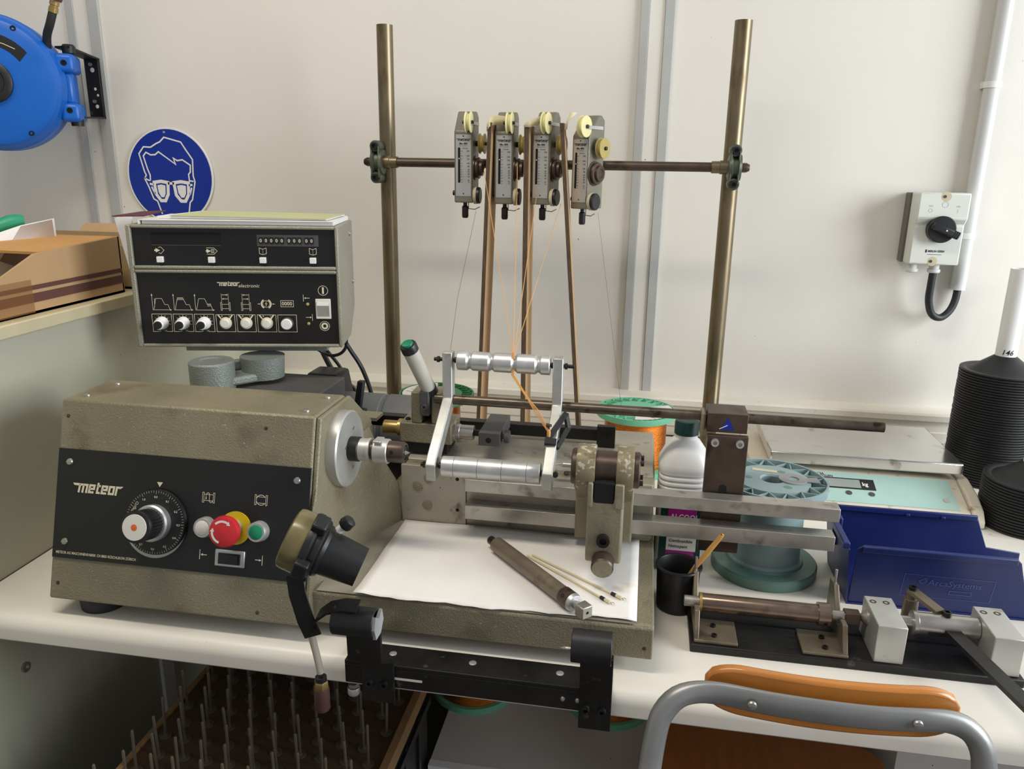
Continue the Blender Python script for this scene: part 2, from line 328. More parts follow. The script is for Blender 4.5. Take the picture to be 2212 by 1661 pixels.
def spool(name, label, cat, loc, R, H, rb, mplast, mwire, group=None, labelwhite=True, nhole=22, full=True, rz=0):
    t = thing(name, label, cat, loc, (0, 0, rz), group=group, local=True); th = 0.012
    part('bottom_flange', B().lathe([(R, 0), (R, th), (rb, th), (rb, th * 0.6)], n=48), mplast, t)
    part('winding', B().lathe([(rb, th)] + [(rb + (0.0006 if i % 2 else 0), th + (H - 2 * th) * i / 40) for i in range(1, 40)] + [(rb, H - th)], n=48, cap=False), mwire, t)
    f = part('top_flange', B().lathe([(R * 0.99, H - th), (R, H - th * 0.8), (R, H), (R * 0.955, H), (R * 0.955, H - th * 0.45), (R * 0.70, H - th * 0.45), (R * 0.68, H - 0.001), (R * 0.24, H - 0.001), (R * 0.22, H - th)], n=64), mplast, t)
    b = B()
    for i in range(nhole):
        a = 2 * PI * i / nhole; c, s_ = math.cos(a), math.sin(a); a2 = a + PI / nhole
        Mw = Matrix.Rotation(a + 0.35, 4, 'Z')
        b.box(R * 0.68, R * 0.83, -0.0009, 0.0009, H - th * 0.45, H - 0.0004, Mw)
        for sg in (-1, 1):
            Mb = Matrix.Rotation(a + 0.35, 4, 'Z') @ Matrix.Translation((R * 0.83, 0, 0)) @ Matrix.Rotation(sg * 0.72, 4, 'Z')
            b.box(0, R * 0.165, -0.0009, 0.0009, H - th * 0.45, H - 0.0004, Mb)
    part('rib', b, mplast, f)
    if labelwhite:
        Ml = Matrix.Translation((0, 0, H - 0.0008)); lb = B()
        pts = [(R * 0.92 * math.cos(math.radians(a)), R * 0.92 * math.sin(math.radians(a))) for a in range(120, 241, 8)] + [(R * 0.26 * math.cos(math.radians(a)), R * 0.26 * math.sin(math.radians(a))) for a in range(240, 119, -12)]
        lb.poly(pts, Ml, 0.0012); l = part('label_sticker', lb, M_label, t)
        pb = B()
        for k, yy in enumerate((0.03, 0.012, -0.006, -0.024)):
            pb.rect(-R * 0.78, -R * 0.5, yy, yy + 0.0012, Ml, 0.0016)
        pb.rect(-R * 0.45, -R * 0.30, -0.01, 0.02, Ml, 0.0016)
        part('label_print', pb, M_ink, l)
    return t
spool('wire_spool', 'mint green spool of copper wire standing behind the white bottle', 'wire spool', (0.0, 1.54, 0.0), 0.08, 0.125, 0.062, M_gmint, M_copper, rz=2.6)
spool('wire_spool', 'dark green spool of copper wire behind the grey lever handle', 'wire spool', (-0.425, 1.575, 0.0), 0.08, 0.122, 0.05, M_ggreen, M_copper, rz=-0.3)
spool('wire_spool', 'green spool of copper wire on the low shelf beside the black crate', 'wire spool', (-0.283, 1.305, -0.40), 0.08, 0.125, 0.072, M_gmint, M_copper, 'spools on the low shelf', False)
spool('wire_spool', 'green spool of copper wire on the low shelf below the right clamp arm', 'wire spool', (-0.018, 1.312, -0.40), 0.08, 0.125, 0.072, M_gmint, M_copper, 'spools on the low shelf', False)

# ---- pin tray on a black crate under the bench
cr = thing('plastic_crate', 'black plastic crate under the pin tray below the bench', 'crate', (-0.518, 0.86, -BZ))
part('body', B().box(-0.70, -0.325, 0.60, 1.12, -BZ, -0.272), M_black, cr, bev=0.006)
b = B()
for k in range(7): b.box(-0.325, -0.321, 0.62 + k * 0.072, 0.632 + k * 0.072, -0.75, -0.28)
b.box(-0.325, -0.319, 0.60, 1.12, -0.30, -0.285); part('rib', b, M_black, cr)
tr = thing('pin_tray', 'brown wooden tray studded with upright steel pins under the bench', 'pin tray', (-0.518, 0.86, -0.272))
part('board', B().box(-0.70, -0.335, 0.60, 1.115, -0.271, -0.252), M_board, tr)
part('rim', B().box(-0.335, -0.322, 0.60, 1.115, -0.271, -0.244), M_rim, tr, bev=0.001)
part('rim', B().box(-0.708, -0.70, 0.60, 1.115, -0.271, -0.248), M_rim, tr, bev=0.001)
pin0 = None
for j in range(14):
    for i in range(10):
        x = -0.682 + i * 0.0365 + (0.018 if j % 2 else 0); y = 0.625 + j * 0.0355
        if x > -0.345: continue
        px_, py_ = x + random.uniform(-0.003, 0.003), y + random.uniform(-0.003, 0.003)
        if pin0 is None:
            pin0 = part('pin', B().lathe([(0.0022, 0), (0.0022, 0.068), (0.0015, 0.07)], (-0.518, 0.86, -0.272), (0, 0, 1), 8), M_pin, tr)
            wsh0 = part('washer', B().lathe([(0.0095, 0), (0.0095, 0.0016), (0.0035, 0.0018), (0.0035, 0.004), (0.002, 0.004)], (-0.518, 0.86, -0.272), (0, 0, 1), 14), M_pin, pin0)
            p = pin0
        else: p = dup(pin0, tr)
        p.location = (px_ + 0.518, py_ - 0.86, 0.02)
        p.rotation_euler = (random.uniform(-0.03, 0.03), random.uniform(-0.03, 0.03), 0)

# ================================================================== wall items on the left
th_ = math.radians(26.8)
rl = thing('hose_reel', 'blue wall mounted air hose reel with black hub', 'hose reel', (-1.385, 1.56, 0.748), (0, 0, th_), local=True)
rinv = (Matrix.Translation((-1.385, 1.56, 0.748)) @ Matrix.Rotation(th_, 4, 'Z')).inverted()
def rpart(name, b, m, par, **k): b.v = [rinv @ p for p in b.v]; return part(name, b, m, par, **k)
part('housing', B().lathe([(0.02, 0.0), (0.112, 0.0), (0.126, 0.004), (0.133, 0.012), (0.137, 0.026), (0.140, 0.030), (0.140, 0.058), (0.1385, 0.060), (0.1385, 0.063), (0.140, 0.065), (0.140, 0.092), (0.130, 0.112), (0.02, 0.116)], (0, 0, 0), (0, 1, 0), 64), M_blue, rl, ang=25)
for z in (0.046, -0.056): part('lug', B().box(0.120, 0.160, 0.024, 0.10, z - 0.020, z + 0.020), M_blue, rl, bev=0.009, seg=3)
part('rim_band', B().box(0.128, 0.152, 0.034, 0.09, -0.040, 0.030), M_blue, rl, bev=0.008)
hub = part('hub', B().lathe([(0.044, 0), (0.044, 0.008), (0.038, 0.011), (0.030, 0.011), (0.028, 0.009), (0.0, 0.009)], (0, 0, 0), (0, -1, 0), 40), M_black, rl)
Ms = frame((0, 0, 0), (1, 0, 0), (0, 0, 1)); b = B()
pts = [(0.098 * math.cos(math.radians(a)), 0.098 * math.sin(math.radians(a))) for a in range(150, 36, -4)] + [(0.074 * math.cos(math.radians(a)), 0.074 * math.sin(math.radians(a))) for a in range(34, 151, 6)]
b.poly(pts[::-1], Ms, 0.0008); st = part('brand_plate', b, M_black, rl)
b = B(); b.text('G', 0.012, Ms, 0.015, 0.086, 0.0014, bold=0.0006, rot=-0.2); b.rib([(0.014, 0.0805), (0.035, 0.0755), (0.056, 0.066)], 0.0014, Ms, 0.0014); part('brand_print', b, M_print, st)
for a in (62, -58): screw(rl, (0.121 * math.cos(math.radians(a)), 0.004, 0.121 * math.sin(math.radians(a))), (0, -1, 0), 0.0055, 0.003, M_hole, 'socket', 'screw_hole')
for z in (0.046, -0.052): screw(rl, (0.140, 0.0242, z), (0, -1, 0), 0.006, 0.0015, M_hole, 'socket', 'screw_hole')
bk = rpart('bracket', B().box(-1.326, -1.290, 1.784, 1.792, 0.690, 0.818), M_steelblk, rl, bev=0.001)
rpart('bracket_arm', B().hexa([(-1.30, 1.66, 0.826), (-1.265, 1.66, 0.826), (-1.29, 1.792, 0.816), (-1.326, 1.792, 0.816)], [(-1.30, 1.66, 0.830), (-1.265, 1.66, 0.830), (-1.29, 1.792, 0.820), (-1.326, 1.792, 0.820)]), M_steelblk, bk)
rpart('bracket_arm', B().hexa([(-1.30, 1.66, 0.680), (-1.265, 1.66, 0.680), (-1.29, 1.792, 0.686), (-1.326, 1.792, 0.686)], [(-1.30, 1.66, 0.684), (-1.265, 1.66, 0.684), (-1.29, 1.792, 0.690), (-1.326, 1.792, 0.690)]), M_steelblk, bk)
rpart('pivot_cap', B().lathe([(0.013, 0), (0.014, 0.014), (0.011, 0.018)], (-1.276, 1.672, 0.816), (0, 0, 1), 20), M_black, rl); rpart('pivot_cap', B().lathe([(0.013, 0), (0.014, 0.014)], (-1.276, 1.672, 0.664), (0, 0, 1), 20), M_black, rl)
for z in (0.806, 0.724): rpart('bolt', B().lathe([(0.0045, 0), (0.004, 0.003), (0.002, 0.0035)], (-1.309, 1.784, z), (0, -1, 0), 10), M_steel, bk)
for x, z, r in ((-1.306, 0.794, 0.0055), (-1.304, 0.752, 0.0035), (-1.299, 0.738, 0.003), (-1.304, 0.713, 0.0045)):
    rpart('slot_hole', B().lathe([(r, 0), (0.0, 0.0003)], (x, 1.7838, z), (0, -1, 0), 12), M_wall, bk)
rpart('hose', B().tube([(-1.31, 1.65, 0.80), (-1.292, 1.63, 0.842), (-1.272, 1.62, 0.868), (-1.260, 1.62, 0.895)], 0.0085, 12, smooth=5), M_rubber, rl)
rpart('brass_ferrule', B().lathe([(0.0095, 0), (0.0095, 0.010), (0.008, 0.011), (0.008, 0.014), (0.0095, 0.015), (0.0095, 0.022)], (-1.2615, 1.62, 0.890), (0.35, 0, 1), 18), M_brass, rl)
rpart('coupling', B().lathe([(0.012, 0), (0.014, 0.008), (0.014, 0.05)], (-1.253, 1.62, 0.912), (0.35, 0, 1), 18), M_brownp, rl)

# ---- round eye protection sign
sg = thing('safety_sign', 'round blue safety sign showing a head wearing goggles', 'sign', (-1.141, 1.795, 0.435))
cS = V(-1.140, 1.797, 0.556); RS = 0.112
part('plate', B().lathe([(RS, 0), (RS, 0.0025), (RS - 0.0006, 0.003)], cS, (0, -1, 0), 64), M_white, sg)
Mg = frame(cS + V(0, -0.003, 0), (1, 0, 0), (0, 0, 1))
part('blue_field', B().disc((0, 0), RS * 0.965, Mg, 0.0002, 64), M_signb, sg)
def sp(x, y): return ((x - 1333) / 330 * RS, -(y - 1375) / 330 * RS)
b = B(); wl = 0.0034
def ln(pts, cl=False, wd=wl): b.rib([sp(*p) for p in pts], wd, Mg, 0.0006, cl)
ln([(1245, 1640), (1217, 1550), (1190, 1535), (1160, 1450), (1135, 1395), (1150, 1370), (1140, 1350), (1110, 1225), (1150, 1178), (1205, 1180), (1250, 1155), (1280, 1143), (1315, 1112), (1440, 1143), (1470, 1190), (1518, 1260), (1512, 1370), (1522, 1410), (1490, 1535), (1470, 1555), (1452, 1640)])
ln([(1178, 1408), (1180, 1370), (1165, 1330), (1142, 1240), (1165, 1215), (1200, 1232), (1235, 1230), (1262, 1210), (1385, 1293), (1372, 1252), (1400, 1268), (1440, 1262), (1497, 1298), (1493, 1345), (1478, 1360), (1480, 1405), (1512, 1408)])
ln([(1135, 1390), (1160, 1405), (1178, 1408)])
for x0, x1 in ((1205, 1312), (1358, 1470)):
    mid = (x0 + x1) / 2
    ln([(x0, 1420), (mid, 1412), (x1, 1420), (x1 - 6, 1500), (mid + 22, 1546), (mid - 12, 1546), (x0 + 10, 1505)], True, 0.0078)
    b.poly([sp(*p) for p in ((x0 + 22, 1440), (mid, 1434), (x1 - 22, 1440), (x1 - 26, 1495), (mid + 14, 1522), (mid - 8, 1522), (x0 + 28, 1490))][::-1], Mg, 0.0005)
ln([(1312, 1425), (1358, 1425)], False, 0.006)
ln([(1170, 1430), (1200, 1436)], False, 0.005); ln([(1472, 1436), (1500, 1432)], False, 0.005); ln([(1182, 1450), (1205, 1500)], False, 0.004); ln([(1475, 1500), (1492, 1452)], False, 0.004)
part('pictogram', b, M_white, sg)
screw(sg, V(*cS) + V(-0.005, -0.0035, RS * 0.9), (0, -1, 0), 0.003, 0.0015, M_steel)

# ---- cardboard boxes on the cabinet
zc = 0.3665
cb = thing('cardboard_box', 'open brown cardboard tray box with two dark stripes on the cabinet', 'cardboard box', (-1.1, 1.12, zc))
Mx_ = frame((-0.915, 0.85, zc), (0, 1, 0), (0, 0, 1))     # side facing the bench
b = B(); b.extr([(0, 0), (0.415, 0), (0.415, 0.098), (0.25, 0.091), (0.215, 0.089), (0.14, 0.060), (0.10, 0.040), (0.0, 0.035)], Mx_, -0.004, 0); part('side_wall', b, M_card, cb)
b = B().rect(0.0, 0.414, 0.017, 0.031, Mx_, 0.0005).rect(0.0, 0.414, 0.036, 0.043, Mx_, 0.0005); part('printed_stripes', b, M_stripe, cb)
part('packing_tape', B().rect(0.10, 0.20, 0.002, 0.052, Mx_, 0.0009), M_tape, cb)
part('back_wall', B().hexa([(-1.30, 1.262, zc), (-0.915, 1.262, zc), (-0.915, 1.266, zc), (-1.30, 1.266, zc)], [(-1.30, 1.255, zc + 0.10), (-0.915, 1.262, zc + 0.098), (-0.915, 1.266, zc + 0.098), (-1.30, 1.259, zc + 0.10)]), M_cardd, cb)
part('far_wall', B().box(-1.30, -1.296, 0.85, 1.262, zc, zc + 0.105), M_cardd, cb)
part('front_wall', B().box(-1.30, -0.915, 0.85, 0.854, zc, zc + 0.035), M_cardd, cb); part('bottom', B().box(-1.30, -0.915, 0.85, 1.266, zc, zc + 0.004), M_cardd, cb)
part('top_flap', B().hexa([(-1.13, 1.08, zc + 0.088), (-0.921, 1.08, zc + 0.086), (-0.921, 1.262, zc + 0.094), (-1.13, 1.262, zc + 0.094)], [(-1.13, 1.08, zc + 0.092), (-0.921, 1.08, zc + 0.09), (-0.921, 1.262, zc + 0.098), (-1.13, 1.262, zc + 0.098)]), M_cardo, cb)
c2 = thing('cardboard_box', 'plain cardboard box with folded flaps behind the striped box', 'cardboard box', (-1.08, 1.39, zc))
b = B().box(-1.26, -0.912, 1.30, 1.304, zc, zc + 0.078).box(-1.26, -0.912, 1.466, 1.47, zc, zc + 0.085).box(-0.916, -0.912, 1.30, 1.47, zc, zc + 0.08).box(-1.26, -1.256, 1.30, 1.47, zc, zc + 0.08).box(-1.26, -0.912, 1.30, 1.47, zc, zc + 0.004)
part('body', b, M_cardd, c2)
part('flap', B().hexa([(-1.15, 1.466, zc + 0.084), (-0.92, 1.466, zc + 0.084), (-0.92, 1.47, zc + 0.084), (-1.15, 1.47, zc + 0.084)], [(-1.15, 1.49, zc + 0.100), (-0.95, 1.49, zc + 0.100), (-0.95, 1.494, zc + 0.100), (-1.15, 1.494, zc + 0.100)]), M_card, c2)
# crumpled squared paper standing in the box and a green handle
b = B(); b.add([(-1.06, 1.16, zc + 0.01), (-1.02, 1.245, zc + 0.01), (-1.02, 1.245, zc + 0.128), (-1.05, 1.20, zc + 0.118), (-1.075, 1.14, zc + 0.100), (-1.08, 1.12, zc + 0.085), (-1.06, 1.15, zc + 0.06)], [(0, 1, 2, 3, 6), (6, 3, 4, 5)])
o = one('squared_paper', b, M_sheet, 'folded sheet of squared paper sticking out of the cardboard box', 'paper'); sm = o.modifiers.new('thick', 'SOLIDIFY'); sm.thickness = 0.0006
b = B(); b.tube([(-1.19, 1.06, zc + 0.085), (-1.16, 1.12, zc + 0.092), (-1.12, 1.18, zc + 0.102), (-1.09, 1.225, zc + 0.118), (-1.075, 1.24, zc + 0.120)], [0.016, 0.012, 0.011, 0.015, 0.012], 14, smooth=4).tube([(-1.14, 1.10, zc + 0.005), (-1.14, 1.12, zc + 0.05), (-1.15, 1.13, zc + 0.092)], 0.009, 10)
one('green_grip', b, M_greenbag, 'green plastic tool handle poking out of the striped cardboard box', 'handle')

# ================================================================== winding machine
mc = thing('coil_winding_machine', 'beige coil winding machine with headstock, black control panel and long steel rails', 'winding machine', (-0.365, 1.05, 0.0))
HB = V(-0.766, 0.827, 0.025); hv = V(0, 0.076, 0.258).normalized()
Mh = frame(HB, (1, 0, 0), hv)                              # headstock front plane (x right, y up the slope, z out)
def yz(poly, x0, x1): return B().extr(poly, frame((x0, 0, 0), (0, 1, 0), (0, 0, 1)), 0, x1 - x0)
head = part('headstock', yz([(0.827, 0.025), (1.12, 0.025), (1.12, 0.20), (1.003, 0.283), (0.903, 0.283)], -0.766, -0.404), M_beige, mc, bev=0.003)
part('end_plate', yz([(0.829, 0.025), (1.09, 0.025), (1.09, 0.22), (1.008, 0.281), (0.905, 0.281)], -0.4035, -0.397), M_beige, mc, bev=0.002)
b = B()                                                    # cast fillet between headstock and base
wp = [(-0.398, 0.862), (-0.392, 0.875), (-0.386, 0.92), (-0.378, 0.97), (-0.366, 1.02), (-0.352, 1.055), (-0.345, 1.071), (-0.398, 1.071)]; b = B(); n8 = len(wp)
for z, k in ((0.065, 1.0), (0.125, 0.92), (0.165, 0.45), (0.215, 0.06)): b.v += [V(-0.398 + (x + 0.398) * k, y + (0.03 if z > 0.2 and i < 2 else 0), z) for i, (x, y) in enumerate(wp)]
for l in range(3): b.f += [(l * n8 + i, l * n8 + (i + 1) % n8, (l + 1) * n8 + (i + 1) % n8, (l + 1) * n8 + i) for i in range(n8)]
b.f += [tuple(range(n8 - 1, -1, -1)), tuple(3 * n8 + i for i in range(n8))]; part('corner_web', b, M_beige, mc, ang=60)
part('front_panel', B().box(0.002, 0.362, 0.0565, 0.2035, 0.0, 0.0022, Mh), M_panel, mc, bev=0.0005)
fpn = [o for o in mc.children if o.name.startswith('front_panel')][0]
b = B(); H = 0.0027
# panel markings
def logo(b, M, x, y, wdt, ht, h=H):
    sw_ = 0.27; k = wdt / 9.3; sh_ = 0.22
    def q(px_, py_): return (x + (px_ + 1.2) * k + sh_ * (py_ - 0.5) * ht * 0.75, y + py_ * ht)
    def ln_(pts, cl=False): b.rib([q(*p) for p in pts], sw_ * ht * 0.85, M, h, cl)
    c = 0.0
    ln_([(c, 0), (c, 0.87), (c + 1.5, 0.87), (c + 1.5, 0)]); ln_([(c + 0.75, 0.87), (c + 0.75, 0)]); c += 2.05
    for _ in (0, 1):
        ln_([(c + 0.95, 0.13), (c, 0.13), (c, 0.87), (c + 0.9, 0.87), (c + 0.9, 0.5), (c, 0.5)]); c += 1.45
        if _ == 0: ln_([(c + 0.15, 1.2), (c + 0.15, 0.13), (c + 0.75, 0.13)]); ln_([(c - 0.1, 0.87), (c + 0.7, 0.87)]); c += 1.1
    ln_([(c, 0.13), (c, 0.87), (c + 0.85, 0.87), (c + 0.85, 0.13)], True); c += 1.4
    ln_([(c, 0), (c, 0.87), (c + 0.7, 0.87)]); b.poly([q(c + 0.6, 0.74), q(c + 0.75, 0.74), q(c + 1.25, 1.0), q(c + 0.6, 1.0)], M, h)
    b.poly([q(-1.5, 1.0), q(-1.1, 0.76), q(0.1, 0.74), q(0.1, 1.0)], M, h)
logo(b, Mh, 0.028, 0.146, 0.068, 0.0125)
part('logo_print', b, M_print, fpn); b = B(); b.poly([(0.1535, 0.1625), (0.1577, 0.1690), (0.1493, 0.1690)], Mh, H)
part('dial_mark', b, M_print, fpn)
for (cx_, cy_), kind in (((0.2237, 0.1545), 0), ((0.2966, 0.1572), 1)):
    b = B()
    for sx in (-1, 1): b.rib([(cx_ + sx * 0.0085, cy_ - 0.0065), (cx_ + sx * 0.0085, cy_ + 0.0065), (cx_ + sx * 0.0065, cy_ + 0.0065), (cx_ + sx * 0.0065, cy_ - 0.0065)], 0.0006, Mh, H, True)
    b.rib([(cx_ - 0.0065, cy_ + 0.004), (cx_ + 0.0065, cy_ + 0.004)], 0.0006, Mh, H); b.rib([(cx_ - 0.0065, cy_ - 0.004), (cx_ + 0.0065, cy_ - 0.004)], 0.0006, Mh, H)
    if kind: b.arc((cx_, cy_), 0.0065, 0.0008, Mh, 40, 320, H)
    else:
        b.arc((cx_ - 0.001, cy_ + 0.004), 0.0022, 0.0007, Mh, 0, 180, H); b.arc((cx_ + 0.0034, cy_ - 0.004), 0.0022, 0.0007, Mh, 180, 360, H); b.rib([(cx_ + 0.0012, cy_ + 0.004), (cx_ + 0.0012, cy_ - 0.004)], 0.0007, Mh, H); b.arrow((cx_ - 0.0035, cy_ + 0.003), (cx_ - 0.0035, cy_ - 0.003), 0.0007, Mh, h=H)
    part('icon_print', b, M_print, fpn)
b = B(); b.rib([(0.2165, 0.0735), (0.2165, 0.0865)], 0.0009, Mh, H); b.arrow((0.2265, 0.080), (0.2175, 0.080), 0.001, Mh, h=H)
part('arrow_print', b, M_print, fpn); b = B(); b.rib([(0.3035, 0.0735), (0.3035, 0.0865)], 0.0009, Mh, H); b.arrow((0.2935, 0.080), (0.3025, 0.080), 0.001, Mh, h=H)
part('arrow_print', b, M_print, fpn); b = B(); b.text('METEOR AG MASCHINENFABRIK CH 8803 RÜSCHLIKON ZÜRICH', 0.0049, Mh, 0.008, 0.0625, H, bold=0.00008, sx=0.83)
part('maker_text', b, M_print, fpn)
for x, y in ((0.020, 0.186), (0.344, 0.186), (0.0202, 0.0790)): screw(mc, Mh @ V(x, y, 0.0022), Mh.col[2][:3], 0.0047, 0.003)
for x, y in ((0.0112, 0.2471), (0.2959, 0.2498), (0.012, 0.022), (0.30, 0.012)): screw(mc, Mh @ V(x, y, 0.0), Mh.col[2][:3], 0.0026, 0.0006, M_brown)
for x, y in ((-0.745, 0.925), (-0.742, 0.985), (-0.425, 0.922), (-0.422, 0.985)): screw(mc, (x, y, 0.283), (0, 0, 1), 0.0048, 0.003)
# dial with knob
dc = (0.1535, 0.116); Mn = Mh.col[2].to_3d(); dO = Mh @ V(dc[0], dc[1], 0.002)
rg = part('dial_ring', B().lathe([(0.0435, 0), (0.0435, 0.003), (0.040, 0.0045)], Mh @ V(dc[0] - 0.002, dc[1] - 0.003, 0.002), Mn, 48), M_alum, mc)
dl = part('dial', B().lathe([(0.0435, 0), (0.0425, 0.004), (0.020, 0.0055)], Mh @ V(dc[0], dc[1] + 0.001, 0.0045), Mn, 48), M_black, mc)
b = B()
for k in range(72):
    a = math.radians(90 + k * 5); r1 = 0.0415; r2 = 0.037 if k % 6 == 0 else 0.039
    b.rib([(dc[0] + r1 * math.cos(a), dc[1] + 0.001 + r1 * math.sin(a)), (dc[0] + r2 * math.cos(a), dc[1] + 0.001 + r2 * math.sin(a))], 0.0004, Mh, 0.0093)
for k in range(12):
    a = math.radians(90 - k * 30); b.text('%s' % ('0.%d' % k if k < 10 else '1.0'), 0.0038, Mh, dc[0] + 0.034 * math.cos(a) - 0.0025, dc[1] + 0.034 * math.sin(a) - 0.001, 0.0095, bold=0.0001)
b.text('mm/O', 0.006, Mh, dc[0] - 0.0325, dc[1] + 0.012, 0.0096, rot=0.95)
part('dial_scale', b, M_print, dl)
part('dial_collar', B().lathe([(0.024, 0), (0.024, 0.010), (0.022, 0.012)], Mh @ V(dc[0], dc[1] + 0.001, 0.0085), Mn, 36), M_alu, dl)
kO = Mh @ V(dc[0], dc[1] + 0.001, 0.018); b = B(); n = 28
prof = [0.0205, 0.0185]
vs = []; fs = []; t = Mh.col[0].to_3d(); e2 = Mh.col[1].to_3d()
for hh in (0.0, 0.026):
    for i in range(2 * n):
        a = PI * i / n; r = 0.0200 if i % 2 else 0.0184; vs.append(kO + Mn * hh + (t * math.cos(a) + e2 * math.sin(a)) * r)
for i in range(2 * n): fs.append((i, (i + 1) % (2 * n), (i + 1) % (2 * n) + 2 * n, i + 2 * n))
fs.append(tuple(2 * n + i for i in range(2 * n))); b.add(vs, fs); b.lathe([(0.0205, 0.026), (0.021, 0.029), (0.020, 0.032), (0.0168, 0.0325), (0.0168, 0.032)], kO, Mn, 36)
kn = part('knob', b, M_black, dl, ang=20)
part('knob_cap', B().lathe([(0.0168, 0.0315), (0.0165, 0.0335), (0, 0.0338)], kO, Mn, 32), M_label, kn); part('orange_dot', B().lathe([(0.0042, 0.0339), (0, 0.0343)], kO, Mn, 20), M_orange, kn)
# push buttons
def pushb(x, y, m, nm):
    o = part('push_button', B().lathe([(0.0135, 0), (0.0130, 0.010), (0.0120, 0.012), (0.0105, 0.012)], Mh @ V(x, y, 0.002), Mn, 28), M_alum, mc)
    part('button_cap', B().lathe([(0.0103, 0.0), (0.0103, 0.0115), (0.0085, 0.0128), (0, 0.0132)], Mh @ V(x, y, 0.002), Mn, 24), m, o)
pushb(0.2235, 0.1165, M_label, 'white'); pushb(0.2975, 0.1175, M_green, 'green')
es = part('emergency_stop', B().lathe([(0.012, 0), (0.0115, 0.020), (0.014, 0.022)], Mh @ V(0.263, 0.118, 0.002), Mn, 24), M_alum, mc)
part('yellow_ring', B().lathe([(0.0215, 0), (0.0215, 0.0025), (0.010, 0.003)], Mh @ V(0.264, 0.1185, 0.002), Mn, 32), M_yellow, es)
eO = Mh @ V(0.263, 0.118, 0.022); hd = part('mushroom_head', B().lathe([(0.014, 0), (0.0195, 0.002), (0.0205, 0.006), (0.0190, 0.0105), (0.0120, 0.0128), (0, 0.0135)], eO, Mn, 36), M_red, es)
Me_ = frame(eO + Mn * 0.0128, (1, 0, 0), hv); b = B()
for a0 in (60, 180): b.arc((0, 0), 0.0135, 0.0028, Me_, a0, a0 + 75, 0.0002); aa = math.radians(a0); b.poly([(0.0135 * math.cos(aa) + 0.003 * math.cos(aa), 0.0135 * math.sin(aa) + 0.003 * math.sin(aa)), (0.0135 * math.cos(aa) - 0.003 * math.cos(aa), 0.0135 * math.sin(aa) - 0.003 * math.sin(aa)), (0.0135 * math.cos(aa - 0.35), 0.0135 * math.sin(aa - 0.35))], Me_, 0.0002)
part('arrow_print', b, M_label, hd)
rk = part('rocker_switch', B().box(0.239, 0.280, 0.068, 0.0895, 0.002, 0.0055, Mh), M_alum, mc, bev=0.0012); part('rocker', B().box(0.2445, 0.2745, 0.0715, 0.0855, 0.0055, 0.0068, Mh).hexa([(0.247, 0.073, 0.0068), (0.272, 0.073, 0.0068), (0.272, 0.084, 0.0068), (0.247, 0.084, 0.0068)], [(0.247, 0.073, 0.0068), (0.272, 0.073, 0.009), (0.272, 0.084, 0.009), (0.247, 0.084, 0.0068)], Mh), M_black, rk)
# feet
for x, y in ((-0.715, 0.868), (-0.43, 1.06), (-0.715, 1.08), (-0.02, 0.93), (0.0, 1.25)): part('foot', B().lathe([(0.030, 0), (0.032, 0.022), (0.032, 0.026)], (x, y, 0.0), (0, 0, 1), 28), M_rubber, mc)
# base and rear housing
part('base', yz([(0.848, 0.02), (1.29, 0.02), (1.29, 0.066), (0.852, 0.066), (0.848, 0.062)], -0.404, 0.037), M_beige, mc, bev=0.002)
tray = B().box(-0.392, 0.012, 0.8495, 1.068, 0.0662, 0.0668); part('drip_tray', tray, M_plate, mc)
screw(mc, (0.027, 0.848, 0.035), (0, -1, 0), 0.0026, 0.0006, M_brown)
part('rear_housing', B().box(-0.345, 0.033, 1.075, 1.285, 0.066, 0.155), M_cast, mc, bev=0.003)
part('rear_cover', yz([(1.100, 0.155), (1.285, 0.155), (1.285, 0.163), (1.150, 0.163), (1.105, 0.158)], -0.345, 0.031), M_plate, mc, bev=0.002)
fpb = part('face_plate', B().box(-0.345, -0.245, 1.068, 1.0755, 0.067, 0.159).box(-0.245, 0.03, 1.0715, 1.0755, 0.067, 0.155), M_plate, mc, bev=0.0006)
for x, z in ((-0.302, 0.140), (-0.320, 0.126), (-0.305, 0.096)): part('plug', B().lathe([(0.0075, 0), (0.0075, 0.0012), (0.0068, 0.0014)], (x, 1.068, z), (0, -1, 0), 20), M_beige, fpb)
for x, z in ((-0.258, 0.142), (-0.258, 0.092)): part('pin_hole', B().lathe([(0.0028, 0), (0, 0.0003)], (x, 1.068, z), (0, -1, 0), 12), M_hole, fpb)
for x, y in ((-0.30, 1.090), (-0.095, 1.088)): screw(mc, (x, y, 0.157), (0, 0, 1), 0.0055, 0.003, M_brown)
part('upper_rail', B().box(-0.242, 0.283, 1.047, 1.0712, 0.1325, 0.1520), M_steel, mc, bev=0.0008)
part('lower_rail', B().box(-0.242, 0.281, 1.047, 1.0712, 0.0885, 0.1105), M_steel, mc, bev=0.0008)
# spindle: faceplate and couplings on the axis y=.96, z=.221
ax0 = V(0, 0.96, 0.221)
def onax(name, prof, m, par=None, n=40, ang=35): return part(name, B().lathe(prof, ax0, (1, 0, 0), n), m, par or mc, ang=ang)
fpl = onax('faceplate_disc', [(0.052, -0.4055), (0.0525, -0.404), (0.0525, -0.383), (0.0505, -0.381), (0.018, -0.381)], M_alum, n=56)
for yy, zz in ((-0.019, 0.008), (0.004, -0.028), (0.012, 0.026)): screw(fpl, (-0.381, 0.96 + yy, 0.221 + zz), (1, 0, 0), 0.0025, 0.001, M_steel, 'socket')
onax('spindle_collar', [(0.017, -0.383), (0.017, -0.368), (0.015, -0.366)], M_steelblk)
onax('spindle_ring', [(0.0155, -0.368), (0.0155, -0.3555), (0.0165, -0.355), (0.0165, -0.3515), (0.0155, -0.351)], M_alum)
onax('spindle_shaft', [(0.0125, -0.352), (0.0125, -0.322)], M_brown)
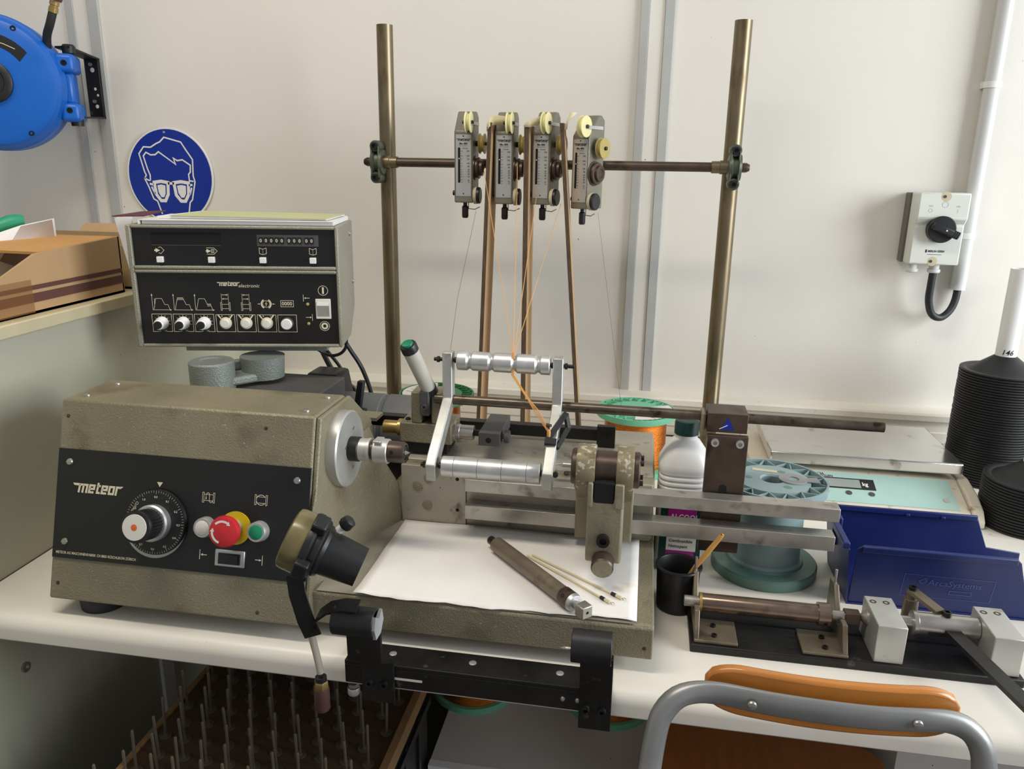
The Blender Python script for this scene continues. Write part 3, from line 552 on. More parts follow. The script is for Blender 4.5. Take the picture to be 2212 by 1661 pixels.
onax('coupling_ring', [(0.0160, -0.346), (0.0170, -0.345), (0.0170, -0.327), (0.0160, -0.326), (0.012, -0.326)], M_alum)
part('coupling_flat', B().box(-0.3445, -0.334, 0.946, 0.966, 0.2365, 0.2392), M_alu, mc, bev=0.0006)
dr = onax('driver_sleeve', [(0.0145, -0.328), (0.0145, -0.306), (0.0125, -0.303), (0.0105, -0.303), (0.0105, -0.312), (0.0, -0.312)], M_brown)
part('set_screw_hole', B().lathe([(0.0028, 0), (0, 0.0002)], (-0.319, 0.96 - 0.0140, 0.225), (0, -1, 0.28), 12), M_hole, dr)
part('driver_square', B().box(-0.3125, -0.3035, 0.952, 0.968, 0.213, 0.229), M_steelblk, dr, bev=0.001); onax('centre_point', [(0.003, -0.3035), (0.0, -0.297)], M_steel, dr)
# tailstock
ts = part('tailstock', B().lathe([(0.029, -0.071), (0.030, -0.069), (0.030, -0.0485), (0.029, -0.047)], ax0, (1, 0, 0), 40), M_worn, mc)
part('bearing_hub', B().lathe([(0.029, -0.020), (0.030, -0.018), (0.030, 0.000), (0.029, 0.002)], ax0, (1, 0, 0), 40), M_worn, ts)
part('quill', B().lathe([(0.0225, -0.048), (0.0225, -0.018)], ax0, (1, 0, 0), 36), M_brown, ts)
part('bearing_cap', B().lathe([(0.022, -0.078), (0.0235, -0.0765), (0.0235, -0.071)], ax0, (1, 0, 0), 36), M_brown, ts); part('bearing_cap', B().lathe([(0.0235, 0.002), (0.0235, 0.008), (0.021, 0.010)], ax0, (1, 0, 0), 36), M_brown, ts)
for a in (40, 130, 220, 310): screw(ts, (0.008, 0.96 + 0.0185 * math.cos(math.radians(a)), 0.221 + 0.0185 * math.sin(math.radians(a))), (1, 0, 0), 0.0035, 0.006, M_steelblk, 'socket')
part('live_centre', B().lathe([(0.0034, -0.078), (0.0034, -0.090), (0.003, -0.0905), (0.0005, -0.099)], ax0, (1, 0, 0), 16), M_steel, ts)
# column: slanting yoke from the hub down to the front clamp
b = B(); Mc = frame((-0.075, 0, 0), (0, 1, 0), (0, 0, 1))
b.extr([(0.945, 0.197), (1.035, 0.165), (1.046, 0.150), (1.046, 0.080), (1.010, 0.078), (0.975, 0.080), (0.948, 0.094), (0.932, 0.100), (0.927, 0.110), (0.930, 0.190)], frame((-0.0545, 0, 0), (0, 1, 0), (0, 0, 1)), 0, 0.046); part('column', b, M_cast, ts, bev=0.003)
for x0, x1 in ((-0.075, -0.048), (-0.016, 0.003)):
    b = B().extr([(0.965, 0.198), (1.045, 0.175), (1.046, 0.086), (1.030, 0.085), (1.020, 0.150), (0.960, 0.192)], frame((x0, 0, 0), (0, 1, 0), (0, 0, 1)), 0, x1 - x0); part('yoke_wing', b, M_cast, ts, bev=0.002)
b = B().box(-0.077, 0.004, 1.030, 1.0465, 0.083, 0.160); pl = part('saddle_plate', b, M_cast, ts, bev=0.002)
for x in (-0.066, -0.004): part('pin_hole', B().lathe([(0.002, 0), (0, 0.0003)], (x, 1.030, 0.122), (0, -1, 0), 10), M_hole, pl)
part('yoke_recess', B().box(-0.0475, -0.0205, 0.9292, 0.944, 0.184, 0.213), M_hole, ts, bev=0.002)
for x0, x1 in ((-0.0545, -0.0478), (-0.0202, -0.0085)): part('window_cheek', B().box(x0, x1, 0.9275, 0.955, 0.178, 0.212), M_cast, ts, bev=0.002)
screw(ts, (-0.032, 0.9275, 0.135), (0, -1, 0), 0.0085, 0.007, M_steelblk, 'socket', 'clamp_screw')
part('clamp_knob', B().lathe([(0.0135, 0), (0.0145, 0.002), (0.0145, 0.024), (0.013, 0.026)], (-0.031, 0.935, 0.106), (0, -1, -0.12), 28), M_brown, ts); part('knob_face', B().lathe([(0.0128, 0), (0.0128, 0.0008)], V(-0.031, 0.935, 0.106) + V(0, -1, -0.12).normalized() * 0.026, (0, -1, -0.12), 28), M_cast, ts)
# guide rod, rod block
rod = part('guide_rod', B().cyl((-0.302, 1.11, 0.2535), (0.341, 1.11, 0.2535), 0.0074, n=24), M_rod, mc)
rb = part('rod_block', B().box(0.100, 0.1555, 1.0865, 1.134, 0.2375, 0.2655), M_brown, mc, bev=0.0008)
part('block_upright', B().box(0.101, 0.1570, 1.0755, 1.0862, 0.058, 0.2360), M_brown, mc, bev=0.0008)
part('block_slot', B().lathe([(0.0055, 0), (0.0055, 0.0006)], (0.128, 1.0752, 0.158), (0, 1, 0), 16).box(0.1225, 0.1335, 1.0750, 1.0756, 0.135, 0.158), M_hole, rb)
part('block_back', B().box(0.092, 0.099, 1.095, 1.125, 0.226, 0.262), M_cast, rb, bev=0.003)
for x in (0.1115, 0.1455): screw(rb, (x, 1.0757, 0.2265), (0, -1, 0), 0.0055, 0.005, M_alum, 'socket')
Mb_ = frame((0.1275, 1.0865, 0.2505), (1, 0, 0), (0, 0, 1)); part('triangle_sticker', B().poly([(0.010, -0.0085), (0.001, 0.0095), (-0.0095, -0.0085)], Mb_, 0.0003), M_signb, rb, label='blue triangular sticker with a white stroke'); part('sticker_stroke', B().rib([(-0.0105, -0.0075), (0.0005, -0.0015)], 0.0012, Mb_, 0.0006), M_white, rb)
# swing frame: two bent arms with an upper grooved roller and a lower plain roller
def arm(x):
    w_ = 0.0075
    pts = [(1.120, 0.328), (1.120, 0.247), (1.032, 0.186), (1.026, 0.166), (1.002, 0.164), (1.000, 0.188), (1.008, 0.197), (1.101, 0.258), (1.101, 0.328)]
    return part('swing_arm', B().extr(pts, frame((x - w_, 0, 0), (0, 1, 0), (0, 0, 1)), 0, 2 * w_), M_alum, mc, bev=0.0015)
aL = arm(-0.281); aR = arm(-0.1155)
def prof_groove():
    pr = [(0.0135, -0.2665), (0.0145, -0.2655)]; cuts = (-0.2475, -0.2145, -0.1800, -0.1450)
    for c in cuts: pr += [(0.0145, c - 0.0045), (0.0115, c - 0.0005), (0.0115, c + 0.0005), (0.0145, c + 0.0045)]
    return pr + [(0.0145, -0.1285), (0.0135, -0.1275)]
aU = V(0, 1.111, 0.315); aD = V(0, 1.013, 0.1845)
part('grooved_roller', B().lathe(prof_groove(), aU, (1, 0, 0), 40), M_alu, mc)
part('roller_shaft', B().lathe([(0.0028, -0.303), (0.0028, -0.0925)], aU, (1, 0, 0), 14), M_steelblk, mc)
lr = part('plain_roller', B().lathe([(0.0143, -0.2655)] + sum([[(0.0148, c - 0.0004), (0.0138, c), (0.0148, c + 0.0004)] for c in (-0.248, -0.214, -0.1795, -0.1445)], []) + [(0.0148, -0.1265), (0.0143, -0.126)], aD, (1, 0, 0), 40), M_alu, mc, ang=50)
part('roller_shaft', B().lathe([(0.0030, -0.2975), (0.0030, -0.1015)], aD, (1, 0, 0), 14), M_steelblk, mc)
for c, xs in ((aU, (-0.2985, -0.1065)), (aD, (-0.2945, -0.107))):
    for x in xs: part('nut', B().lathe([(0.0048, 0), (0.0048, 0.004)], (x, c.y, c.z), (1, 0, 0), 6), M_steelblk, mc)
for c, xs in ((aU, (-0.2715, -0.1265)), (aD, (-0.2715, -0.1255))):
    for x in xs: part('spacer', B().lathe([(0.0045, 0), (0.0045, 0.004)], (x, c.y, c.z), (1, 0, 0), 16), M_steelblk, mc)
# wire guide on the right arm: open black block with a nail
Mg_ = frame((-0.128, 0, 0), (0, 1, 0), (0, 0, 1)); gdx = (-0.108, -0.0985)
gq = [V(-0.1205, 1.044, 0.2245), V(-0.1000, 1.082, 0.2520), V(-0.0955, 1.082, 0.2300), V(-0.1075, 1.044, 0.2120)]
gb = part('wire_guide', B().tube([gq[0], gq[1]], 0.0055, 4), M_steelblk, mc)
for a_, c_ in ((1, 2), (2, 3)): part('guide_bar', B().tube([gq[a_], gq[c_]], 0.0042, 4), M_steelblk, gb)
part('guide_jaw', B().tube([gq[0] + V(-0.004, -0.004, -0.002), gq[0] + V(0.012, -0.002, -0.004)], 0.0065, 4), M_steelblk, gb)
part('guide_nail', B().lathe([(0.0015, 0), (0.0015, 0.016), (0.0042, 0.017), (0.0042, 0.0195), (0.002, 0.020)], (-0.1195, 1.043, 0.2270), (0, 0, 1), 14), M_brown, gb); part('copper_winding', B().lathe([(0.0025, 0), (0.0028, 0.006), (0.002, 0.011)], (-0.1195, 1.043, 0.2290), (0, 0, 1), 12), M_cop2, gb)
# traverse: flat bar, posts, shaft, carriage with lever
part('flat_bar', B().box(-0.452, -0.045, 1.2035, 1.220, 0.170, 0.189), M_steelblk, mc, bev=0.0008)
part('bar_post', B().box(-0.0595, -0.0305, 1.193, 1.2032, 0.163, 0.199), M_steelblk, mc, bev=0.001); screw(mc, (-0.044, 1.193, 0.187), (0, -1, 0), 0.004, 0.001, M_steelblk, 'socket')
part('bar_post', B().box(-0.465, -0.4535, 1.12, 1.225, 0.10, 0.193), M_steelblk, mc, bev=0.001); part('bar_bracket', B().box(-0.462, -0.418, 1.17, 1.2032, 0.189, 0.1945), M_beige, mc)
part('traverse_shaft', B().lathe([(0.0105, -0.391), (0.011, -0.390), (0.011, -0.367), (0.0145, -0.3665), (0.0145, -0.360)], V(0, 1.13, 0.1955), (1, 0, 0), 28), M_brass, mc)
ca = part('carriage', B().box(-0.359, -0.277, 1.108, 1.168, 0.180, 0.212), M_beige, mc, bev=0.002)
part('carriage_foot', B().box(-0.352, -0.285, 1.112, 1.165, 0.1635, 0.1795), M_steelblk, ca)
part('shaft_stub', B().lathe([(0.0165, -0.277), (0.0165, -0.273), (0.0125, -0.2725), (0.0125, -0.268), (0.0115, -0.267), (0.0115, -0.247), (0.0108, -0.246)], V(0, 1.13, 0.1955), (1, 0, 0), 28), M_steel, ca)
part('shaft_screw', B().lathe([(0.005, -0.247), (0.005, -0.234)], V(0, 1.13, 0.1955), (1, 0, 0), 14), M_steelblk, ca)
for x, y in ((-0.350, 1.125), (-0.348, 1.150)): screw(ca, (x, y, 0.212), (0, 0, 1), 0.0042, 0.0025, M_steelblk, 'socket')
part('fork_cheek', B().box(-0.340, -0.324, 1.108, 1.150, 0.212, 0.262), M_beige, ca, bev=0.0025); part('fork_cheek', B().box(-0.3085, -0.2925, 1.108, 1.150, 0.212, 0.262), M_beige, ca, bev=0.0025)
part('fork_back', B().box(-0.324, -0.3085, 1.135, 1.150, 0.212, 0.250), M_steelblk, ca)
lv = part('lever_block', B().box(-0.3235, -0.309, 1.098, 1.134, 0.228, 0.266), M_dkgrey, ca, bev=0.0015); screw(lv, (-0.3155, 1.098, 0.243), (0, -1, 0), 0.0042, 0.004, M_dkgrey, 'socket')
hB = V(-0.312, 1.112, 0.266); hT = V(-0.332, 1.072, 0.344); hd_ = (hT - hB).normalized()
part('lever_ferrule', B().lathe([(0.0125, -0.006), (0.0125, 0.004)], hB, hd_, 20), M_black, lv)
hL = (hT - hB).length
hn = part('lever_handle', B().lathe([(0.0108, 0.0), (0.0112, 0.004), (0.0118, hL - 0.012), (0.0112, hL - 0.010)], hB, hd_, 24), M_handle, lv)
part('button_collar', B().lathe([(0.0125, hL - 0.012), (0.0125, hL - 0.002), (0.0115, hL)], hB, hd_, 24), M_black, lv); part('green_button', B().lathe([(0.0085, hL), (0.008, hL + 0.003), (0.006, hL + 0.0025), (0, hL + 0.002)], hB, hd_, 20), M_green, lv)
st = part('stop_block', B().box(-0.2345, -0.2015, 1.108, 1.2032, 0.1835, 0.2045), M_dkgrey, mc, bev=0.001); part('block_bore', B().lathe([(0.0045, 0), (0, 0.0004)], (-0.219, 1.108, 0.1925), (0, -1, 0), 16), M_hole, st)
part('stop_knob', B().lathe([(0.004, 0), (0.004, 0.004), (0.0095, 0.0045), (0.0105, 0.007), (0.0095, 0.0125)], (-0.2015, 1.125, 0.195), (1, 0, 0), 20), M_dkgrey, st)
# rear drive box, motor and pillar carrying the control unit
part('rear_box', B().box(-0.66, -0.495, 1.125, 1.235, 0.03, 0.243), M_dkgrey, mc, bev=0.002)
part('terminal_box', B().hexa([(-0.628, 1.345, 0.13), (-0.545, 1.345, 0.13), (-0.545, 1.42, 0.13), (-0.628, 1.42, 0.13)], [(-0.618, 1.35, 0.212), (-0.555, 1.35, 0.212), (-0.555, 1.41, 0.212), (-0.618, 1.41, 0.212)]), M_black, mc, bev=0.006)
part('motor', B().lathe([(0.052, -0.56), (0.058, -0.555), (0.058, -0.47), (0.056, -0.469), (0.056, -0.46), (0.058, -0.459), (0.058, -0.38), (0.05, -0.375)], V(0, 1.36, 0.118), (1, 0, 0), 40), M_motor, mc)
part('motor_cradle', B().box(-0.54, -0.40, 1.33, 1.39, 0.0, 0.066), M_steelblk, mc)
b = B().hexa([(-0.502, 1.258, 0.12), (-0.488, 1.258, 0.12), (-0.488, 1.27, 0.12), (-0.502, 1.27, 0.12)], [(-0.484, 1.262, 0.228), (-0.472, 1.262, 0.228), (-0.472, 1.274, 0.228), (-0.484, 1.274, 0.228)]); part('clamp_lever', b, M_black, mc, bev=0.002)

# ================================================================== control unit
ca_ = math.radians(12.8)
cu = thing('control_unit', 'grey electronic control unit with two black front panels on a swivel arm', 'control unit', (-0.81, 1.139, 0.30), (0, 0, ca_), local=True)
W, Hh, D = 0.331, 0.197, 0.158
T = lambda x, y, z: V(x, y, z)
# case: shell open at the front, rear bottom corner chamfered
fy = frame((0, 0, 0), (0, 1, 0), (0, 0, 1))
part('case', B().extr([(0.008, 0.0), (0.10, 0.0), (D, 0.045), (D, Hh), (0.008, Hh)], fy, 0, W), M_unit, cu, bev=0.002)
b = B()
for (x0, x1, z0, z1) in ((0, 0.0075, 0, Hh), (W - 0.0055, W, 0, Hh), (0.0075, W - 0.0055, Hh - 0.005, Hh), (0.0075, W - 0.0055, 0, 0.005)): part('front_rim', B().box(x0, x1, -0.002, 0.008, z0, z1), M_unit, cu, bev=0.0018)
for z in (0.1215, 0.1275): part('divider_bar', B().box(0.0075, W - 0.0055, -0.003, 0.008, z, z + 0.0055), M_unit, cu, bev=0.002)
p1 = part('upper_panel', B().box(0.0075, W - 0.0055, 0.0035, 0.0079, 0.133, Hh - 0.005), M_panel, cu); p2 = part('lower_panel', B().box(0.0075, W - 0.0055, 0.0035, 0.0079, 0.005, 0.1215), M_panel, cu)
Mp = frame((0, 0.0035, 0), (1, 0, 0), (0, 0, 1))
dsp = part('display_window', B().box(0.0368, 0.1456, 0.0030, 0.0034, 0.1655, 0.1855), M_hole, p1); part('display_edge', B().rect(0.0368, 0.1456, 0.1650, 0.1658, Mp, 0.0007), M_dkgrey, p1)
tw = part('thumbwheel_block', B().hexa([(0.202, 0.0025, 0.165), (0.299, 0.0025, 0.165), (0.299, 0.0034, 0.165), (0.202, 0.0034, 0.165)], [(0.202, 0.0031, 0.183), (0.299, 0.0031, 0.183), (0.299, 0.0034, 0.183), (0.202, 0.0034, 0.183)]), M_dkgrey, p1)
b = B(); xs = [0.2085 + i * 0.0083 for i in range(5)] + [0.2530 + i * 0.0083 for i in range(3)] + [0.2805, 0.2885]
for i, x in enumerate(xs): part('thumbwheel', B().box(x - 0.003, x + 0.003, 0.0012, 0.0025, 0.169, 0.1795), M_black, tw)
Mw = frame((0, 0.0012, 0), (1, 0, 0), (0, 0, 1))
for x in xs: b.text('0', 0.0075, Mw, x - 0.002, 0.1715, 0.0002, bold=0.00015)
part('digits', b, M_print, tw)
for x in (0.0489, 0.1292, 0.2100, 0.2893): part('key', B().box(x - 0.005, x + 0.005, -0.003, 0.0034, 0.1382, 0.1475), M_white, p1, bev=0.0008)
b = B(); hh = 0.0004; lw = 0.0007
def ic(pts, cl=False, wd=lw): b.rib(pts, wd, Mp, hh, cl)
# upper icons
b.arrow((0.0400, 0.1570), (0.0490, 0.1570), 0.0026, Mp, 2.0); ic([(0.0465, 0.1612), (0.0500, 0.1625), (0.0552, 0.1572), (0.0500, 0.1518), (0.0465, 0.1532)])
b.arrow((0.1205, 0.1565), (0.1285, 0.1565), 0.0026, Mp, 2.0); ic([(0.1215, 0.1615), (0.1330, 0.1615), (0.1382, 0.1565), (0.1330, 0.1515), (0.1215, 0.1515)]); ic([(0.1290, 0.1590), (0.1330, 0.1590), (0.1330, 0.1540), (0.1290, 0.1540)], True); ic([(0.131, 0.1580), (0.131, 0.1550)])
for x in (0.2100, 0.2893):
    for s_ in (-1, 1): ic([(x, 0.1515), (x + s_ * 0.0055, 0.1530), (x + s_ * 0.0055, 0.1622), (x, 0.1600)], True)
part('icon_print', b, M_print, p1)
b = B()
logo(b, Mp, 0.1335, 0.1005, 0.034, 0.0062, hh); b.text('electronic', 0.0082, Mp, 0.1665, 0.0985, hh, shear=0.25, sx=1.02)
def gr(x, y, k):
    ic([(x - 0.0125, y - 0.0105), (x - 0.0125, y + 0.0125)], wd=0.0006); ic([(x - 0.0125, y - 0.0105), (x + 0.0145, y - 0.0105)], wd=0.0006); b.poly([(x - 0.0138, y + 0.0125), (x - 0.0112, y + 0.0125), (x - 0.0125, y + 0.0160)], Mp, hh); b.poly([(x + 0.0145, y - 0.0118), (x + 0.0178, y - 0.0105), (x + 0.0145, y - 0.0092)], Mp, hh)
    ic([(x - 0.0110, y - 0.0100), (x - 0.0065, y + 0.0080), (x + 0.0030, y + 0.0080), (x + 0.0070, y - 0.0020), (x + 0.0120, y - 0.0020), (x + 0.0145, y - 0.0100)], wd=0.0006)
    if k == 0: ic([(x - 0.0095, y - 0.0060), (x - 0.0085, y + 0.0080)], wd=0.0006)
    if k == 1: ic([(x - 0.0065, y + 0.0095), (x + 0.0030, y + 0.0095)], wd=0.0006); ic([(x - 0.0065, y + 0.0062), (x + 0.0030, y + 0.0062)], wd=0.0006)
    if k == 2: ic([(x + 0.0065, y - 0.0005), (x + 0.0125, y - 0.0005)], wd=0.0006); ic([(x + 0.0065, y - 0.0038), (x + 0.0125, y - 0.0038)], wd=0.0006)
for i, x in enumerate((0.0405, 0.0745, 0.1085)): gr(x, 0.0715, i)
for i, x in enumerate((0.1440, 0.1770)):
    y = 0.0665
    for s_ in (-1, 1): ic([(x + s_ * 0.0075, y - 0.006), (x + s_ * 0.0075, y + 0.007), (x + s_ * 0.0055, y + 0.007), (x + s_ * 0.0055, y - 0.006)], True, 0.0006)
    ic([(x - 0.0055, y + 0.004), (x + 0.0055, y + 0.004)], wd=0.0006); ic([(x - 0.0055, y - 0.003), (x + 0.0055, y - 0.003)], wd=0.0006)
    for s_ in (-1, 1): ic([(x + s_ * 0.0055, y + 0.008), (x + s_ * 0.0055, y + 0.0215)], wd=0.0005)
    d = 1 if i == 0 else -1
    b.arrow((x - d * 0.0045, y + 0.0195), (x + d * 0.0050, y + 0.0195), 0.0008, Mp); b.arrow((x + d * 0.0045, y + 0.0130), (x - d * 0.0050, y + 0.0130), 0.0008, Mp)
x, y = 0.2095, 0.0715; b.arc((x, y), 0.0055, 0.0006, Mp, 0, 360); b.arc((x, y), 0.0075, 0.0024, Mp, 120, 240); b.arc((x, y), 0.0075, 0.0024, Mp, -60, 60); ic([(x + 0.001, y + 0.004), (x - 0.0015, y), (x + 0.0012, y + 0.0005), (x - 0.001, y - 0.004)], wd=0.0007); b.arrow((x - 0.014, y), (x - 0.0092, y), 0.0007, Mp); b.arrow((x + 0.014, y), (x + 0.0092, y), 0.0007, Mp)
ic([(0.2330, 0.0670), (0.2535, 0.0670), (0.2535, 0.0772), (0.2330, 0.0772)], True); b.text('0000', 0.0085, Mp, 0.2345, 0.0693, hh, bold=0.0001)
kx = (0.0405, 0.0743, 0.1082, 0.1423, 0.1755, 0.2088, 0.2420)
for i, x in enumerate(kx):
    y = 0.0395
    if i < 3:
        ic([(x - 0.006, y - 0.0145), (x - 0.0155, y - 0.0145), (x - 0.0155, y + 0.0145), (x + 0.0155, y + 0.0145), (x + 0.0155, y - 0.0145), (x + 0.006, y - 0.0145)])
        for a in range(-10, 191, 25):
            c, s_ = math.cos(math.radians(a)), math.sin(math.radians(a)); ic([(x + 0.0095 * c, y + 0.0095 * s_), (x + 0.0135 * c, y + 0.0135 * s_)], wd=0.0005)
        b.text('0', 0.0045, Mp, x - 0.0055, y - 0.0145, hh); b.text('10', 0.0045, Mp, x + 0.0020, y - 0.0145, hh)
    else:
        ic([(x - 0.0150, y - 0.0145), (x - 0.0150, y + 0.0140), (x + 0.0150, y + 0.0140), (x + 0.0150, y - 0.0145)], True)
        if i < 6:
            b.text('0', 0.0045, Mp, x - 0.0065, y + 0.0100, hh); b.text('1', 0.0045, Mp, x + 0.0050, y + 0.0100, hh)
            ic([(x - 0.0120, y + 0.0140), (x - 0.0070, y + 0.0070)], wd=0.0022); ic([(x + 0.0115, y + 0.0140), (x + 0.0065, y + 0.0070)], wd=0.0022)
ic([(0.2700, 0.0760), (0.2700, 0.0870)], wd=0.0008); b.arrow((0.2800, 0.0815), (0.2708, 0.0815), 0.0009, Mp)
ic([(0.2830, 0.0440), (0.2830, 0.0550)], wd=0.0008); b.arrow((0.2725, 0.0495), (0.2822, 0.0495), 0.0009, Mp)
b.arc((0.3022, 0.0940), 0.0078, 0.0008, Mp, 0, 360); ic([(0.3022, 0.0885), (0.3022, 0.0995)], wd=0.0030); b.arc((0.3024, 0.0352), 0.0078, 0.0008, Mp, 0, 360); b.arc((0.3024, 0.0352), 0.0042, 0.0030, Mp, 0, 360)
part('icon_print', b, M_print, p2)
for i, x in enumerate(kx):
    z = 0.0395
    if i < 3:
        k = part('knob', B().lathe([(0.0105, 0), (0.0100, 0.007), (0.0085, 0.009), (0.0080, 0.018), (0.0065, 0.0195)], (x, 0.0035, z), (0, -1, 0), 24), M_white, p2); part('knob_tip', B().lathe([(0.0064, 0.0195), (0.0060, 0.024), (0, 0.0245)], (x, 0.0035, z), (0, -1, 0), 20), M_black, k)
    elif i < 6:
        k = part('toggle_bezel', B().lathe([(0.0098, 0), (0.0095, 0.0025), (0.0085, 0.003)], (x, 0.0035, z), (0, -1, 0), 24), M_print, p2); part('toggle_button', B().lathe([(0.0070, 0.003), (0.0070, 0.0065), (0.0062, 0.0075), (0, 0.0078)], (x, 0.0035, z), (0, -1, 0), 24), M_label, k)
    else:
        k = part('push_button', B().lathe([(0.0100, 0), (0.0100, 0.005), (0.0090, 0.006)], (x, 0.0035, z), (0, -1, 0), 24), M_dkgrey, p2); part('button_cap', B().lathe([(0.0088, 0.005), (0.0088, 0.010), (0.0078, 0.011), (0, 0.0112)], (x, 0.0035, z), (0, -1, 0), 24), M_white, k)
for z in (0.0715, 0.0392): part('indicator_lamp', B().lathe([(0.0026, 0), (0.0024, 0.002), (0, 0.003)], (0.2765, 0.0035, z), (0, -1, 0), 14), M_yel2, p2)
rk = part('power_switch', B().box(0.2895, 0.3140, 0.0005, 0.0034, 0.0475, 0.0805), M_label, p2, bev=0.0008); part('rocker', B().hexa([(0.2920, 0.0, 0.052), (0.3115, 0.0, 0.052), (0.3115, 0.0006, 0.052), (0.2920, 0.0006, 0.052)], [(0.2920, -0.003, 0.070), (0.3115, -0.003, 0.070), (0.3115, 0.0006, 0.0765), (0.2920, 0.0006, 0.0765)]), M_alum, rk)
for y, z in ((0.12, 0.176), (0.14, 0.090)): screw(cu, (W, y, z), (1, 0, 0), 0.004, 0.003, M_steel)
part('mount_plate', B().box(0.065, 0.300, 0.03, 0.12, -0.0135, -0.001), M_grey, cu, bev=0.001)
# swivel arm below (world-built through a helper frame)
inv = (Matrix.Translation((-0.81, 1.139, 0.30)) @ Matrix.Rotation(ca_, 4, 'Z')).inverted()
def wpart(name, b, m, par, **k): b.v = [inv @ p for p in b.v]; return part(name, b, m, par, **k)
wpart('swivel_drum', B().lathe([(0.0345, 0.2435), (0.0350, 0.287), (0.033, 0.2895), (0.020, 0.2895), (0.0195, 0.2885)], (-0.672, 1.120, 0), (0, 0, 1), 36), M_grey, cu)
wpart('swivel_drum', B().lathe([(0.034, 0.250), (0.036, 0.2855)], (-0.618, 1.185, 0), (0, 0, 1), 36), M_grey, cu)
Ma = frame((-0.672, 1.120, 0.244), (0.054, 0.065, 0), (-0.065, 0.054, 0)); wpart('swivel_web', B().box(0.01, 0.09, -0.026, 0.026, 0.004, 0.018, Ma).box(0.01, 0.09, 0.016, 0.026, 0.018, 0.036, Ma), M_grey, cu, bev=0.004)
# cables behind the unit
one('cable', B().tube([(-0.625, 1.385, 0.262), (-0.602, 1.40, 0.240), (-0.583, 1.40, 0.236), (-0.564, 1.40, 0.244), (-0.555, 1.40, 0.263), (-0.556, 1.385, 0.30)], 0.0032, 8, smooth=6), M_cable, 'black cable looping under the rear corner of the control unit', 'cable')
one('cable', B().tube([(-0.560, 1.40, 0.268), (-0.548, 1.405, 0.245), (-0.530, 1.41, 0.212), (-0.521, 1.43, 0.160), (-0.520, 1.45, 0.10), (-0.52, 1.455, 0.004)], 0.0042, 8, smooth=6), M_cable, 'thick black cable hanging from the control unit beside the left pole', 'cable')
one('cable', B().tube([(-0.606, 1.41, 0.250), (-0.584, 1.43, 0.208), (-0.570, 1.44, 0.172), (-0.558, 1.45, 0.14), (-0.55, 1.46, 0.004)], 0.0034, 8, smooth=6), M_cable, 'thin black cable running down behind the control unit', 'cable')
one('cable', B().tube([(-0.630, 1.44, 0.250), (-0.612, 1.445, 0.206), (-0.598, 1.45, 0.175), (-0.59, 1.455, 0.14), (-0.59, 1.46, 0.004)], 0.0055, 8, smooth=6), M_cable, 'thick dark cable running down to the black terminal box', 'cable')
# papers on the unit
zt = Hh + 0.0005
bk1 = thing('booklet', 'white booklet lying on top of the control unit', 'booklet', (-0.81, 1.139, 0.30), (0, 0, ca_), local=True)
part('pages', B().hexa([(0.022, 0.012, zt), (0.322, 0.010, zt), (0.326, 0.150, zt), (0.026, 0.150, zt)], [(0.022, 0.012, zt + 0.006), (0.322, 0.010, zt + 0.006), (0.326, 0.150, zt + 0.006), (0.026, 0.150, zt + 0.006)]), M_sheet, bk1)
part('cover', B().box(0.018, 0.324, 0.006, 0.152, zt + 0.0061, zt + 0.0070).box(0.018, 0.0195, 0.006, 0.152, zt, zt + 0.0061), M_white, bk1)
b = B().hexa([(0.040, 0.030, zt + 0.0075), (0.310, 0.020, zt + 0.0075), (0.320, 0.150, zt + 0.0075), (0.075, 0.150, zt + 0.0075)], [(0.040, 0.030, zt + 0.0115), (0.310, 0.020, zt + 0.0095), (0.320, 0.150, zt + 0.0095), (0.075, 0.150, zt + 0.0130)])
o = thing('paper_folder', 'pale green card folder on the booklet above the control unit', 'folder', (-0.81, 1.139, 0.30), (0, 0, ca_), local=True); part('sheets', b, M_sheet, o); part('cover', B().hexa([(0.060, 0.026, zt + 0.0120), (0.312, 0.016, zt + 0.0098), (0.322, 0.135, zt + 0.0100), (0.085, 0.135, zt + 0.0132)], [(0.060, 0.026, zt + 0.0130), (0.312, 0.016, zt + 0.0108), (0.322, 0.135, zt + 0.0110), (0.085, 0.135, zt + 0.0142)]), M_folder, o)
o = thing('notepad', 'maroon notepad with squared pages hanging beside the control unit', 'notepad', (-0.81, 1.139, 0.30), (0, 0, ca_), local=True)
part('cover', B().hexa([(-0.030, 0.028, zt + 0.0094), (0.015, 0.040, zt + 0.0094), (0.015, 0.14, zt + 0.0120), (-0.024, 0.13, zt + 0.0100)], [(-0.030, 0.028, zt + 0.0110), (0.015, 0.040, zt + 0.0110), (0.015, 0.14, zt + 0.0136), (-0.024, 0.13, zt + 0.0118)]), M_maroon, o)
pgn = part('squared_pages', B().hexa([(-0.013, 0.030, zt - 0.075), (-0.003, 0.030, zt - 0.070), (-0.003, 0.034, zt - 0.070), (-0.013, 0.034, zt - 0.075)], [(-0.028, 0.030, zt + 0.0092), (-0.001, 0.030, zt + 0.0092), (-0.001, 0.034, zt + 0.0092), (-0.028, 0.034, zt + 0.0092)]), M_sheet, o)

